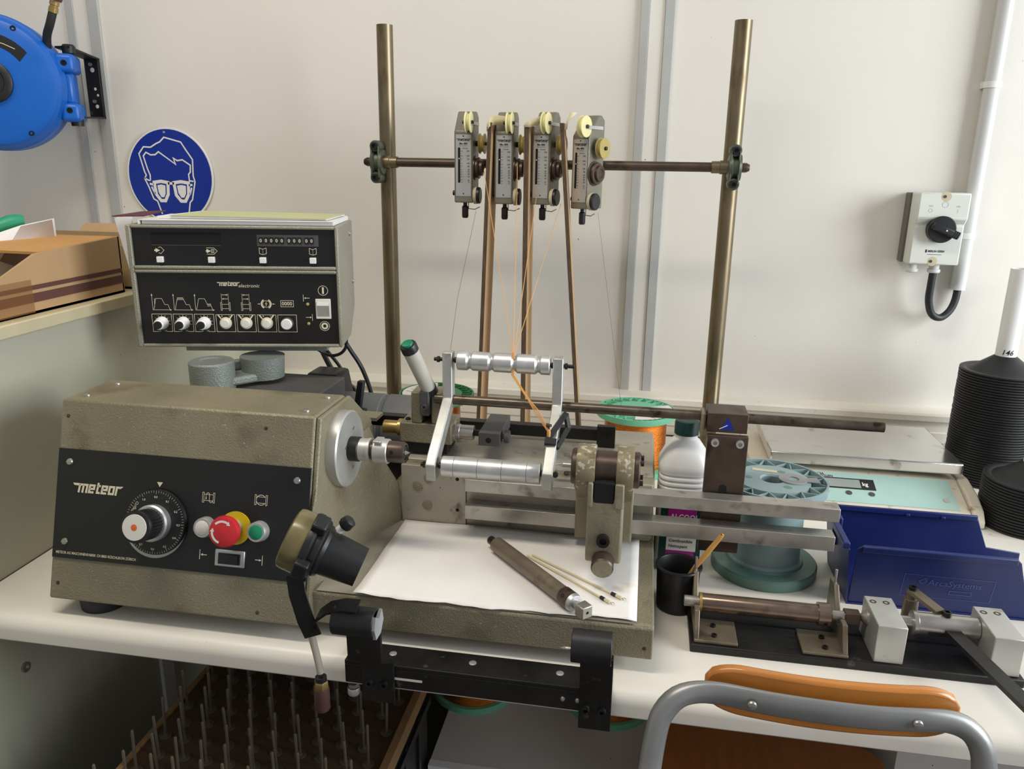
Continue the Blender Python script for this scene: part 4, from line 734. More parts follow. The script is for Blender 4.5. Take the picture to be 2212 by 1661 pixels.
# ================================================================== tension frame
for x, lb in ((-0.545, 'tall tarnished steel pole beside the control unit, left end of the tension bar'), (0.155, 'tall tarnished steel pole behind the blue triangle block, right end of the tension bar')):
    t = thing('stand_pole', lb, 'pole', (x, 1.65, 0.0), group='tension frame poles')
    part('tube', B().lathe([(0.0165, 0.0), (0.0165, 0.862), (0.0135, 0.862), (0.0135, 0.83)], (x, 1.65, 0), (0, 0, 1), 32), M_pole, t)
    part('foot_ring', B().lathe([(0.024, 0.0), (0.024, 0.006), (0.017, 0.008)], (x, 1.65, 0), (0, 0, 1), 28), M_brown, t)
tb = thing('tension_bar', 'brown horizontal steel bar clamped between the two poles', 'bar', (-0.195, 1.618, 0.587))
part('rod', B().cyl((-0.548, 1.618, 0.597), (0.168, 1.618, 0.597), 0.0092), M_brown, tb)
for x, sd in ((-0.556, 1), (0.157, -1)):
    c = part('clamp', B().lathe([(0.016, -0.013), (0.024, -0.010), (0.026, -0.004), (0.021, -0.002), (0.021, 0.006), (0.026, 0.008), (0.024, 0.013), (0.016, 0.014)], (x, 1.618, 0.597), (1, 0, 0), 32), M_castgreen, tb)
    for dz in (0.031, -0.031):
        part('clamp_ear', B().lathe([(0.0105, -0.012), (0.0115, -0.008), (0.0115, 0.016), (0.0105, 0.018)], (x, 1.618, 0.597 + dz), (0, -1, 0), 22), M_castgreen, c)
        screw(c, (x, 1.600, 0.597 + dz), (0, -1, 0), 0.0072, 0.006, M_steelblk, 'socket')
    for k in (-1, 1): part('clamp_strap', B().box(x + k * 0.0075 - 0.0015, x + k * 0.0075 + 0.0015, 1.596, 1.632, 0.566, 0.628), M_castgreen, c, bev=0.001)
    part('end_stud', B().lathe([(0.009, 0), (0.009, 0.010), (0.006, 0.016), (0.0, 0.017)], (x - sd * 0.013, 1.618, 0.597), (-sd, 0, 0), 16), M_brown, c)
    part('sleeve', B().lathe([(0.013, 0), (0.013, 0.014), (0.0115, 0.015), (0.0115, 0.030)], (x + sd * 0.012, 1.618, 0.597), (sd, 0, 0), 24), M_pole, c)
# tensioners: local frame, origin at body bottom front centre
def tensioner():
    t = thing('wire_tensioner', 'x', 'wire tensioner', (0, 0, 0), group='wire tensioners on the bar', local=True)
    w_ = 0.0185; fz = frame((-w_, 0, 0), (0, 1, 0), (0, 0, 1))
    part('body', B().extr([(0, 0), (0.056, 0), (0.056, 0.163), (0.044, 0.172), (0.034, 0.172), (0.0, 0.134)], fz, 0, 2 * w_), M_tens, t, bev=0.0025)
    Mf = frame((0, -0.0001, 0), (1, 0, 0), (0, 0, 1))
    pl = part('scale_plate', B().box(-0.0150, 0.0150, -0.0009, 0.0, 0.0125, 0.128), M_alum, t)
    b = B()
    b.rect(-0.0105, -0.0062, 0.040, 0.102, Mf, 0.0012); b.disc((-0.00835, 0.102), 0.00215, Mf, 0.0012); b.disc((-0.00835, 0.040), 0.00215, Mf, 0.0012)
    part('slot', b, M_hole, pl)
    b = B(); hh_ = 0.0012
    logo(b, Mf, -0.0135, 0.1160, 0.027, 0.0042, hh_)
    b.text('Me 484', 0.0052, Mf, 0, 0.1095, hh_, bold=0.00012, align='CENTER'); b.text('Made in Switzerland', 0.0021, Mf, 0, 0.1065, hh_, align='CENTER'); b.text('Gramm', 0.0036, Mf, 0.0040, 0.1015, hh_, align='CENTER')
    for v, z in ((300, .0975), (200, .0885), (150, .0825), (100, .0745), (80, .0690), (60, .0630), (50, .0588), (40, .0545), (30, .0495), (20, .0430), (15, .0390)):
        b.rect(-0.0055, -0.0012, z - 0.00022, z + 0.00022, Mf, hh_); b.text(str(v), 0.0040, Mf, 0.0125, z - 0.0013, hh_, align='RIGHT')
    for k in range(12): b.rect(-0.0055, -0.0032, 0.0925 - k * 0.0044, 0.0928 - k * 0.0044, Mf, hh_)
    part('scale_print', b, M_ink, pl)
    part('pointer', B().poly([(-0.0098, 0.0825), (-0.0068, 0.0825), (-0.0083, 0.0850)], Mf, 0.0015), M_label, pl)
    for z in (0.1250, 0.0175): part('rivet', B().lathe([(0.0014, 0), (0.001, 0.0008)], (0, -0.0009, z), (0, -1, 0), 10), M_steelblk, pl)
    gp = [(0.0190, -0.0055), (0.0195, -0.0045), (0.0150, -0.0012), (0.0150, 0.0012), (0.0195, 0.0045), (0.0190, 0.0055)]
    for (x, y, z, m) in ((0.0125, -0.010, 0.150, M_yel), (0.0315, 0.028, 0.112, M_yel2)):
        p = part('pulley', B().lathe(gp, (x, y, z), (1, 0, 0), 32), m, t, ang=25); part('pulley_axle', B().lathe([(0.003, -0.012), (0.0035, -0.009), (0.0035, 0.009), (0.002, 0.010)], (x, y, z), (1, 0, 0), 12), M_steelblk, p)
    part('tension_arm', B().box(0.0186, 0.0210, -0.012, 0.045, 0.146, 0.152), M_alum, t)
    part('axle_block', B().box(0.0186, 0.030, 0.029, 0.039, 0.107, 0.117), M_steelblk, t)
    part('brake_drum', B().lathe([(0.023, 0), (0.023, 0.002), (0.019, 0.003), (0.019, 0.006), (0.021, 0.007), (0.020, 0.009), (0.015, 0.010), (0.015, 0.015), (0.009, 0.016), (0.007, 0.014)], (0.0186, 0.022, 0.066), (1, 0, 0), 32), M_brown, t)
    k = part('felt_pad', B().lathe([(0.0165, 0), (0.0165, 0.006)], (0.0186, 0.014, 0.014), (1, 0, 0), 28), M_felt, t); part('felt_cap', B().lathe([(0.0160, 0.006), (0.0160, 0.011), (0.0145, 0.0125)], (0.0186, 0.014, 0.014), (1, 0, 0), 28), M_black, t)
    part('side_knob', B().lathe([(0.005, 0), (0.005, 0.005)], (-0.0186, 0.012, 0.018), (-1, 0, 0), 14), M_steelblk, t)
    part('adjuster', B().lathe([(0.004, 0), (0.004, -0.006), (0.0065, -0.008), (0.0065, -0.027), (0.005, -0.030)], (0.0, 0.015, 0.0), (0, 0, 1), 16), M_black, t)
    part('wire_eye', B().tube([(0.006, 0.018, 0.0), (0.007, 0.016, -0.012), (0.020, 0.014, -0.013), (0.026, 0.010, -0.010), (0.030, 0.012, -0.008)], 0.0010, 6), M_steel, t)
    part('bar_clamp', B().box(-0.012, 0.012, 0.0562, 0.060, 0.055, 0.100), M_castgreen, t)
    return t
t0 = tensioner()
for i, (x, z0, rz, lb) in enumerate(((-0.3590, 0.5225, 0, 'grey wire tensioner farthest from the fourth, next to the left pole'), (-0.2790, 0.5215, -1, 'grey wire tensioner with tape across its top, second from the left pole'), (-0.2010, 0.5220, -13, 'grey wire tensioner with masking tape scrap, second from the right pole'), (-0.1190, 0.5160, -27, 'grey wire tensioner turned to show its side, nearest the right pole'))):
    t = t0 if i == 0 else dup(t0)
    r = math.radians(rz); t.location = (x - 0.03 * math.sin(-r) * 1.0, 1.5475 + 0.0, z0 + BZ); t.rotation_euler = (0, 0, r); t['label'] = lb
    if i == 3: t.location.y = 1.545
# cardboard dividers
def divider(name, label, top, bot, y0, y1, th):
    t = thing(name, label, 'cardboard sheet', (bot[0], (y0 + y1) / 2, 0.0))
    part('sheet', B().hexa([(bot[0] - th / 2, y0, 0.001), (bot[0] + th / 2, y0, 0.001), (bot[0] + th / 2, y1, 0.001), (bot[0] - th / 2, y1, 0.001)], [(top[0] - th / 2, y0, top[1]), (top[0] + th / 2, y0, top[1]), (top[0] + th / 2, y1, top[1]), (top[0] - th / 2, y1, top[1])]), M_card, t)
    for k in (-1, 0, 1):
        x = k * th * 0.32
        part('cut_edge', B().hexa([(bot[0] + x - th * 0.13, y0 - 0.0012, 0.001), (bot[0] + x + th * 0.13, y0 - 0.0012, 0.001), (bot[0] + x + th * 0.13, y0 - 0.0001, 0.001), (bot[0] + x - th * 0.13, y0 - 0.0001, 0.001)], [(top[0] + x - th * 0.13, y0 - 0.0012, top[1]), (top[0] + x + th * 0.13, y0 - 0.0012, top[1]), (top[0] + x + th * 0.13, y0 - 0.0001, top[1]), (top[0] + x - th * 0.13, y0 - 0.0001, top[1])]), M_cedge, t)
    return t
divider('cardboard_divider', 'tall cardboard strip standing between the first and second wire tensioners', (-0.304, 0.672), (-0.327, 0), 1.530, 1.605, 0.008)
divider('cardboard_divider', 'tall cardboard strip standing between the two middle wire tensioners', (-0.2335, 0.668), (-0.2300, 0), 1.530, 1.605, 0.010)
divider('cardboard_divider', 'tall thin cardboard strip beside the rightmost wire tensioner', (-0.1680, 0.672), (-0.1090, 0), 1.530, 1.562, 0.008)
def tape(name, quads, label):
    b = B(); b.add(quads, [(2 * i, 2 * i + 2, 2 * i + 3, 2 * i + 1) for i in range(len(quads) // 2 - 1)])
    o = one(name, b, M_mask, label, 'tape'); sm_ = o.modifiers.new('thick', 'SOLIDIFY'); sm_.thickness = 0.0003; return o
tape('masking_tape', [(-0.3095, 1.527, 0.655), (-0.3095, 1.527, 0.668), (-0.304, 1.526, 0.664), (-0.303, 1.530, 0.682), (-0.296, 1.540, 0.668), (-0.294, 1.549, 0.686), (-0.262, 1.541, 0.667), (-0.262, 1.553, 0.683)], 'strip of masking tape joining the first cardboard strip to a tensioner')
tape('masking_tape', [(-0.2370, 1.527, 0.664), (-0.2370, 1.527, 0.671), (-0.227, 1.526, 0.664), (-0.225, 1.530, 0.677), (-0.212, 1.534, 0.668), (-0.205, 1.544, 0.687)], 'short scrap of masking tape on the second cardboard strip')
tape('masking_tape', [(-0.1625, 1.527, 0.660), (-0.1575, 1.527, 0.660), (-0.1600, 1.528, 0.674), (-0.1560, 1.528, 0.674), (-0.152, 1.530, 0.692), (-0.140, 1.530, 0.690)], 'loose masking tape end sticking up from the third cardboard strip')
# copper wires
G = V(-0.1815, 1.103, 0.328); N = V(-0.1195, 1.043, 0.2375)
for i, (p, lb) in enumerate(((V(-0.318, 1.545, 0.585), 'from the first tensioner'), (V(-0.2525, 1.545, 0.60), 'from the second tensioner'), (V(-0.214, 1.540, 0.535), 'from the third tensioner'), (V(-0.166, 1.540, 0.525), 'from the rightmost tensioner'))):
    o = (i - 1.5) * 0.0012
    one('copper_wire', B().tube([p, p.lerp(G, 0.5) + V(0, 0, -0.001), G + V(o, 0, 0.004), G + V(o, -0.004, -0.028), (G + V(0, -0.004, -0.028)).lerp(N, 0.45) + V(o * 0.6, 0, 0.000), (G + V(0, -0.004, -0.028)).lerp(N, 0.7) + V(o * 1.6, 0, 0.001 + o), N + V(0, -0.003, o)], 0.0006, 5), M_cop2, 'thin copper wire running %s down to the grooved roller' % lb, 'wire', group='copper wires')
one('copper_wire', B().tube([(-0.335, 1.555, 0.508), (-0.375, 1.56, 0.33), (-0.405, 1.565, 0.123)], 0.0003, 4), M_brown, 'fine dark wire from the first tensioner down to the dark green spool', 'wire', group='feed wires')
one('copper_wire', B().tube([(-0.095, 1.55, 0.51), (-0.065, 1.545, 0.33), (-0.03, 1.54, 0.126)], 0.0003, 4), M_brown, 'fine dark wire from the rightmost tensioner down to the mint spool', 'wire', group='feed wires')

# ================================================================== wall switch and conduit
swt = thing('isolator_switch', 'light grey wall isolator switch with black rotary handle', 'switch', (0.58, 1.79, 0.414))
part('back_plate', B().box(0.5265, 0.622, 1.772, 1.798, 0.412, 0.553), M_switchd, swt, bev=0.002)
b = B().extr([(1.772, 0.412), (1.772, 0.555), (1.722, 0.555), (1.722, 0.505), (1.734, 0.492), (1.734, 0.412)], frame((0.531, 0, 0), (0, 1, 0), (0, 0, 1)), 0, 0.096); part('cover', b, M_switch, swt, bev=0.003)
kc = V(0.5805, 1.7335, 0.484)
kb = part('rotary_dial', B().lathe([(0.0265, 0), (0.0265, 0.016), (0.0245, 0.018)], kc, (0, -1, 0), 40), M_black, swt)
d = V(0.93, 0, -0.37); Mk = frame(kc + V(0, -0.018, 0), d, V(0.37, 0, 0.93)); part('handle', B().box(-0.024, 0.032, -0.007, 0.007, 0.0, 0.013, Mk), M_black, kb, bev=0.003)
for k in range(3): part('grip_ridge', B().box(0.020 + k * 0.004, 0.0218 + k * 0.004, -0.0074, 0.0074, 0.0, 0.0135, Mk), M_black, kb)
part('handle_pin', B().lathe([(0.0018, 0), (0.001, 0.001)], kc + V(0.004, -0.031, -0.001), (0, -1, 0), 10), M_white, kb)
for x, z in ((0.5805, 0.552), (0.5765, 0.417)):
    part('screw_recess', B().lathe([(0.0095, 0), (0.0, 0.0002)], (x, 1.7219 if z > 0.5 else 1.7339, z - (0.004 if z > 0.5 else -0.002)), (0, -1, 0), 20), M_cabtop, swt); screw(swt, (x - 0.003, 1.7215 if z > 0.5 else 1.7335, z - (0.004 if z > 0.5 else -0.002)), (0, -1, 0), 0.0030, 0.0006, M_dkgrey, 'socket')
Mq = frame((0, 1.722, 0), (1, 0, 0), (0, 0, 1)); b = B(); b.arc((0.5805, 0.5325), 0.0055, 0.0008, Mq, h=0.0003); b.arc((0.5545, 0.5205), 0.0035, 0.0006, Mq, h=0.0003); b.rib([(0.605, 0.517), (0.605, 0.524)], 0.0007, Mq, 0.0003); b.text('OFF', 0.005, Mq, 0.550, 0.5275, 0.0003); b.text('ON', 0.005, Mq, 0.601, 0.5275, 0.0003); part('moulded_marks', b, M_trim, swt)
Mq2 = frame((0, 1.734, 0), (1, 0, 0), (0, 0, 1)); b = B(); b.text('MERLIN GERIN', 0.0058, Mq2, 0.5655, 0.4375, 0.0004, bold=0.00015, sx=0.82); b.rect(0.565, 0.592, 0.4325, 0.4332, Mq2); b.rect(0.5605, 0.5635, 0.4365, 0.4425, Mq2); part('brand_print', b, M_ink, swt)
for x, y in ((0.545, 1.752), (0.588, 1.752)): part('cable_gland', B().lathe([(0.010, 0), (0.010, -0.010), (0.0125, -0.0105), (0.0125, -0.016), (0.0105, -0.018)], (x, y, 0.412), (0, 0, 1), 12), M_conduit, swt)
part('cable', B().tube([(0.588, 1.752, 0.398), (0.588, 1.754, 0.37), (0.590, 1.758, 0.335), (0.602, 1.764, 0.306), (0.622, 1.77, 0.298), (0.640, 1.776, 0.312), (0.649, 1.780, 0.335), (0.651, 1.782, 0.365)], 0.0075, 14, smooth=5), M_cable, swt)
cn = thing('wall_conduit', 'vertical grey plastic conduit on the wall beside the isolator switch', 'conduit', (0.651, 1.783, 0.358))
part('pipe', B().lathe([(0.010, 0.36), (0.010, 0.357), (0.0145, 0.357), (0.0145, 1.6)], (0.651, 1.783, 0), (0, 0, 1), 28), M_conduit, cn)
for z in (0.463, 0.755): part('clip', B().lathe([(0.0165, 0), (0.0165, 0.012), (0.0146, 0.012)], (0.651, 1.783, z), (0, 0, 1), 24).box(0.635, 0.667, 1.784, 1.7995, z, z + 0.012), M_white, cn)

# ================================================================== items on the machine base
b = B(); nx, ny = 30, 20
for j in range(ny + 1):
    for i in range(nx + 1):
        u, v = i / nx, j / ny
        x = -0.340 + u * 0.356 ; y = 0.8430 + u * 0.010 + v * (0.2235 - 0.008 * u)
        z = 0.0690 + 0.0008 * math.sin(u * 9 + v * 4) + 0.0006 * math.sin(v * 13 - u * 3) + (0.004 * max(0, 0.1 - u) * 10 * max(0, 0.12 - v) * 8)
        if j == 0: y += 0.0015 * math.sin(u * 23) + 0.001 * math.sin(u * 61)
        b.v.append(V(x, y, z))
for j in range(ny):
    for i in range(nx): k = j * (nx + 1) + i; b.f.append((k, k + 1, k + nx + 2, k + nx + 1))
o = one('paper_sheet', b, M_paper, 'white absorbent paper sheet covering the machine base', 'paper'); sm_ = o.modifiers.new('thick', 'SOLIDIFY'); sm_.thickness = 0.0006; sm_.offset = 1
A = V(-0.1845, 0.992, 0.0818); Bq = V(-0.0600, 0.8565, 0.0818); dm = (Bq - A).normalized(); Lm = (Bq - A).length
mn = thing('mandrel', 'rusty brown steel mandrel lying diagonally on the paper', 'mandrel', ((A.x + Bq.x) / 2, (A.y + Bq.y) / 2, 0.0705))
part('spigot', B().lathe([(0.0055, -0.014), (0.0062, -0.013), (0.0062, 0.0)], A, dm, 20), M_steelblk, mn)
part('barrel', B().lathe([(0.0085, 0.0), (0.0108, 0.003), (0.0108, Lm - 0.022)], A, dm, 28), M_bracket, mn)
part('collar', B().lathe([(0.0117, Lm - 0.022), (0.0117, Lm - 0.004)], A, dm, 28), M_brown, mn); part('chamfer_ring', B().lathe([(0.0117, Lm - 0.004), (0.0105, Lm + 0.001), (0.006, Lm + 0.002)], A, dm, 28), M_alu, mn)
side = dm.cross(V(0, 0, 1)).normalized()
for s_ in (0, 1): screw(mn, A + dm * (Lm - 0.013) + (V(0, 0, 1) * (0.6 + 0.35 * s_) + side * (0.75 - 0.9 * s_)).normalized() * 0.0112, V(0, 0, 1) * (0.6 + 0.35 * s_) + side * (0.75 - 0.9 * s_), 0.0025, 0.0008, M_steelblk, 'socket', 'grub_screw')
part('shank', B().lathe([(0.0058, Lm), (0.0058, Lm + 0.012)], A, dm, 18), M_steel, mn)
Mm = frame(A + dm * (Lm + 0.010), dm, side); part('square_end', B().box(0, 0.015, -0.0078, 0.0078, -0.0078, 0.0078, Mm), M_steel, mn, bev=0.0012); part('centre_hole', B().lathe([(0.002, 0), (0, 0.0002)], A + dm * (Lm + 0.0251), dm, 12), M_hole, mn)
for (p, q, lb) in (((-0.1375, 0.9840, 0.0722), (-0.0180, 0.8830, 0.0722), 'thin pale wire loop stick nearer the mandrel on the paper'), ((-0.1310, 0.9870, 0.0722), (-0.0040, 0.8960, 0.0722), 'thin pale stick with black band farther from the mandrel on the paper')):
    p, q = V(*p), V(*q); dd = (q - p).normalized(); L_ = (q - p).length
    t = thing('thin_stick', lb, 'stick', ((p.x + q.x) / 2, (p.y + q.y) / 2, 0.0705), group='pale sticks on the paper')
    part('shaft', B().cyl(p, q - dd * 0.016, 0.0016, n=10), M_swab, t); part('band', B().cyl(q - dd * 0.016, q - dd * 0.009, 0.0024, n=12), M_black, t); part('tip', B().cyl(q - dd * 0.009, q, 0.0020, 0.0024, n=12), M_swab, t)
    part('hook', B().tube([q, q + V(0.004, 0.001, 0), q + V(0.006, -0.002, 0), q + V(0.003, -0.004, 0), q], 0.0005, 5), M_steel, t)

# ================================================================== black clamp rail on the bench front
ra = thing('clamp_rail', 'black steel clamp rail screwed to the bench front edge', 'rail', (-0.175, 0.80, -0.045))
part('top_flange', B().box(-0.337, -0.010, 0.7985, 0.840, 0.0005, 0.0055), M_steelblk, ra, bev=0.0008)
part('front_flange', B().box(-0.337, -0.010, 0.7985, 0.8045, -0.026, 0.0004), M_steelblk, ra, bev=0.0008)
part('slot', B().box(-0.280, -0.238, 0.7981, 0.7986, -0.0140, -0.0110), M_bench, ra)
for x in (-0.282, -0.180, -0.072): screw(ra, (x, 0.822, 0.0055), (0, 0, 1), 0.0048, 0.001, M_alum)
for x in (-0.0655, -0.048): part('bolt_end', B().lathe([(0.003, 0), (0.0025, 0.0015), (0, 0.002)], (x, 0.7985, -0.012), (0, -1, 0), 12), M_steel, ra)
def clamparm(xc, w_, zc_, r, yc, broken, lab):
    a0, a1 = math.radians(-70), math.radians(250)
    prof = []
    cyl_ = B()
    n = 26; e = 0.003
    pts = [(yc + (r) * math.cos(a0 + (a1 - a0) * i / n), zc_ + r * math.sin(a0 + (a1 - a0) * i / n)) for i in range(n + 1)]
    pin = [(yc + (r - e) * math.cos(a0 + (a1 - a0) * i / n), zc_ + (r - e) * math.sin(a0 + (a1 - a0) * i / n)) for i in range(n + 1)]
    c = part('cradle', B().extr(pts + pin[::-1], frame((xc - w_, 0, 0), (0, 1, 0), (0, 0, 1)), 0, 2 * w_), M_black, ra, bev=0.0008, label=lab)
    w2 = w_ * 0.84
    strap = [(yc + 0.004, zc_ - r + 0.001), (yc + 0.012, zc_ - r + 0.003), (yc + 0.012, 0.045), (0.7978, 0.016), (0.7978, -0.046), (0.7938, -0.046), (0.7938, 0.0125), (yc + 0.0075, 0.0395), (yc + 0.006, zc_ - r)]
    part('strap', B().extr(strap, frame((xc - w2 + 0.006, 0, 0), (0, 1, 0), (0, 0, 1)), 0, 2 * w2), M_steelblk, ra, bev=0.0006)
    for dx in (-0.0085, 0.0105): screw(ra, (xc + dx + 0.004, 0.7938, -0.018), (0, -1, 0), 0.0048, 0.005, M_steelblk, 'socket')
    return c
c = clampArm = clamparm(-0.299, 0.0245, 0.098, 0.0170, 0.745, True, 'broken black cradle with chipped bright end')
part('chipped_end', B().extr([(0.735, 0.083), (0.751, 0.083), (0.761, 0.095), (0.757, 0.110), (0.746, 0.104), (0.735, 0.112), (0.7295, 0.098)], frame((-0.2752, 0, 0), (0, 1, 0), (0, 0, 1)), 0, 0.004), M_cloth, ra)
clamparm(-0.033, 0.0225, 0.079, 0.0190, 0.775, False, 'black cradle with a short pointed pin')
part('pointed_pin', B().lathe([(0.0022, 0), (0.0022, 0.006), (0.0028, 0.0065), (0.0, 0.012)], (-0.0555, 0.765, 0.080), (-1, 0, 0), 10), M_steel, ra)

# ================================================================== conical nozzle on a bent strip
nz = thing('blower_nozzle', 'black conical air nozzle with smoky round cap on a bent strip', 'nozzle', (-0.34, 0.745, 0.05))
na = V(0.895, 0.12, -0.40).normalized(); N0 = V(-0.342, 0.742, 0.187)
part('cap', B().lathe([(0.0300, -0.031), (0.0335, -0.029), (0.0345, -0.025), (0.0350, -0.010)], N0, na, 40), M_smoke, nz)
part('flange', B().lathe([(0.0360, -0.010), (0.0372, -0.008), (0.0372, -0.003), (0.0355, -0.001), (0.032, 0.000)], N0, na, 40), M_black, nz)
part('ring', B().lathe([(0.0325, -0.001), (0.0335, 0.001), (0.0335, 0.006), (0.0310, 0.008)], N0, na, 40), M_black, nz); part('ring', B().lathe([(0.0290, 0.006), (0.0295, 0.010), (0.0270, 0.014)], N0, na, 40), M_black, nz)
part('cone', B().lathe([(0.0255, 0.010), (0.0222, 0.056), (0.0207, 0.056), (0.0235, 0.012)], N0, na, 40), M_black, nz)
e1 = (V(0, 0, 1) - na * na.z).normalized(); e2 = na.cross(e1)
for a, l in ((200, 0.012), (100, 0.006), (20, 0.006)):
    dd = e1 * math.cos(math.radians(a)) + e2 * math.sin(math.radians(a)); Ml = frame(N0 + dd * 0.036, na, e2 * math.cos(math.radians(a)) - e1 * math.sin(math.radians(a))); Ml2 = frame(N0 + dd * 0.033, na, dd)
    part('lug', B().box(-0.010, 0.006, 0.0, 0.006 + l, -0.010, 0.010, Ml2), M_black, nz, bev=0.002)
kp = N0 + e1 * 0.032 - e2 * 0.012 + na * 0.020; part('thumb_screw', B().lathe([(0.0075, 0), (0.0085, 0.003), (0.0075, 0.010), (0.004, 0.012)], kp, (e1 * 0.9 + na * 0.4), 16), M_black, nz); part('screw_stem', B().cyl(kp - (e1 * 0.9 + na * 0.4).normalized() * 0.014, kp, 0.0045, n=14), M_label, nz)
def strip(pts, wd, wdir, th, name, par, m):
    b = B(); wdir = Vector(wdir).normalized()
    P = [V(*p) for p in pts]
    for i in range(len(P)):
        t_ = (P[min(i + 1, len(P) - 1)] - P[max(i - 1, 0)]).normalized(); n_ = t_.cross(wdir).normalized() * th / 2; ww = wdir * wd / 2
        b.v += [P[i] - ww - n_, P[i] + ww - n_, P[i] + ww + n_, P[i] - ww + n_]
        if i:
            k = 4 * (i - 1)
            for j in range(4): b.f.append((k + j, k + (j + 1) % 4, k + 4 + (j + 1) % 4, k + 4 + j))
    b.f += [(3, 2, 1, 0), tuple(4 * (len(P) - 1) + j for j in range(4))]
    return part(name, b, m, par)
strip([(-0.369, 0.745, 0.150), (-0.367, 0.745, 0.125), (-0.359, 0.745, 0.092), (-0.351, 0.745, 0.072)], 0.0200, (0.93, 0.10, 0.33), 0.0025, 'strip', nz, M_steelblk)
strip([(-0.352, 0.745, 0.082), (-0.343, 0.745, 0.100), (-0.330, 0.745, 0.111), (-0.312, 0.745, 0.1165), (-0.295, 0.745, 0.1170)], 0.020, (0, 1, 0.25), 0.0025, 'strip', nz, M_steelblk)
one('air_tube', B().tube([(-0.369, 0.757, 0.150), (-0.366, 0.757, 0.110), (-0.360, 0.757, 0.07), (-0.354, 0.757, 0.04), (-0.350, 0.757, 0.0145)], 0.0042, 12, smooth=5), M_tube, 'clear plastic air tube hanging down from the black nozzle', 'tube')
ft = thing('air_coupling', 'brown air coupling with brass fitting hanging from the clear tube', 'coupling', (-0.350, 0.757, -0.036))
part('collar', B().lathe([(0.0052, 0.010), (0.0068, 0.0095), (0.0068, 0.004)], (-0.350, 0.757, 0), (0, 0, 1), 20), M_black, ft); part('brass_nut', B().lathe([(0.0078, 0.004), (0.0085, 0.002), (0.0085, -0.006), (0.0075, -0.008)], (-0.350, 0.757, 0), (0, 0, 1), 6), M_brass, ft); part('sleeve', B().lathe([(0.0088, -0.006), (0.0092, -0.008), (0.0092, -0.034), (0.008, -0.036)], (-0.350, 0.757, 0), (0, 0, 1), 22), M_brownp, ft)
ft = thing('air_fitting', 'small chrome air fitting hanging beside the brown coupling under the rail', 'fitting', (-0.336, 0.81, -0.062))
part('stem', B().lathe([(0.005, -0.036), (0.005, -0.046)], (-0.336, 0.822, 0), (0, 0, 1), 16), M_brownp, ft); part('nut', B().lathe([(0.0072, -0.044), (0.0072, -0.049)], (-0.336, 0.822, 0), (0, 0, 1), 6), M_steel, ft); part('cap', B().lathe([(0.0075, -0.050), (0.0080, -0.051), (0.0080, -0.059), (0.0065, -0.061)], (-0.336, 0.822, 0), (0, 0, 1), 20), M_alu, ft)

# ================================================================== right side of the bench
# teal empty spool
sx, sy = 0.208, 1.152
tl = thing('empty_spool', 'empty teal plastic spool standing behind the steel rails', 'spool', (sx, sy, 0.0))
part('bottom_flange', B().lathe([(0.0765, 0), (0.0785, 0.003), (0.0785, 0.016), (0.0765, 0.018), (0.058, 0.0185), (0.056, 0.022)], (sx, sy, 0), (0, 0, 1), 56), M_teald, tl)
part('barrel', B().lathe([(0.058, 0.018), (0.052, 0.026), (0.051, 0.128), (0.056, 0.134)], (sx, sy, 0), (0, 0, 1), 48), M_teal, tl)
zt_ = 0.134; R_s = 0.080
tf = part('top_flange', B().lathe([(R_s * 0.97, zt_), (R_s, zt_ + 0.002), (R_s, zt_ + 0.016), (R_s - 0.003, zt_ + 0.016), (R_s - 0.003, zt_ + 0.004), (0.056, zt_ + 0.004), (0.055, zt_ + 0.0145), (0.018, zt_ + 0.0145), (0.016, zt_ + 0.012), (0.016, zt_ - 0.02), (0.0, zt_ - 0.02)], (sx, sy, 0), (0, 0, 1), 64), M_teal, tl)
for i in range(14):
    for sg_ in (-1, 1):
        Mr = Matrix.Translation((sx, sy, 0)) @ Matrix.Rotation(2 * PI * i / 14, 4, 'Z') @ Matrix.Translation((0.0555, 0, 0)) @ Matrix.Rotation(sg_ * 0.62, 4, 'Z'); part('web', B().box(0, 0.0265, -0.0008, 0.0008, zt_ + 0.003, zt_ + 0.0145, Mr), M_teal, tf)
for a in (60, 180, 300): part('flange_hole', B().lathe([(0.0065, 0), (0, 0.0003)], (sx + 0.035 * math.cos(math.radians(a)), sy + 0.035 * math.sin(math.radians(a)), zt_ + 0.0145), (0, 0, 1), 18), M_teald, tf)
part('paper_sticker', B().add([(sx - 0.026, sy + 0.030, zt_ + 0.0149), (sx + 0.010, sy + 0.024, zt_ + 0.0149), (sx + 0.012, sy + 0.034, zt_ + 0.0149), (sx - 0.024, sy + 0.040, zt_ + 0.0149)], [(0, 1, 2, 3)]), M_felt, tl)
one('worn_washer', B().lathe([(0.0205, 0.0), (0.0205, 0.0012), (0.009, 0.0012), (0.009, 0.0)], (sx + 0.030, sy + 0.002, zt_ + 0.0148), (0, 0, 1), 28, cap=False).add([(sx + 0.049, sy - 0.006, zt_ + 0.0152), (sx + 0.068, sy - 0.010, zt_ + 0.0165), (sx + 0.066, sy + 0.012, zt_ + 0.0165), (sx + 0.048, sy + 0.010, zt_ + 0.0152)], [(0, 1, 2, 3)]), M_cloth, 'torn grey felt washer lying on top of the teal spool', 'washer')
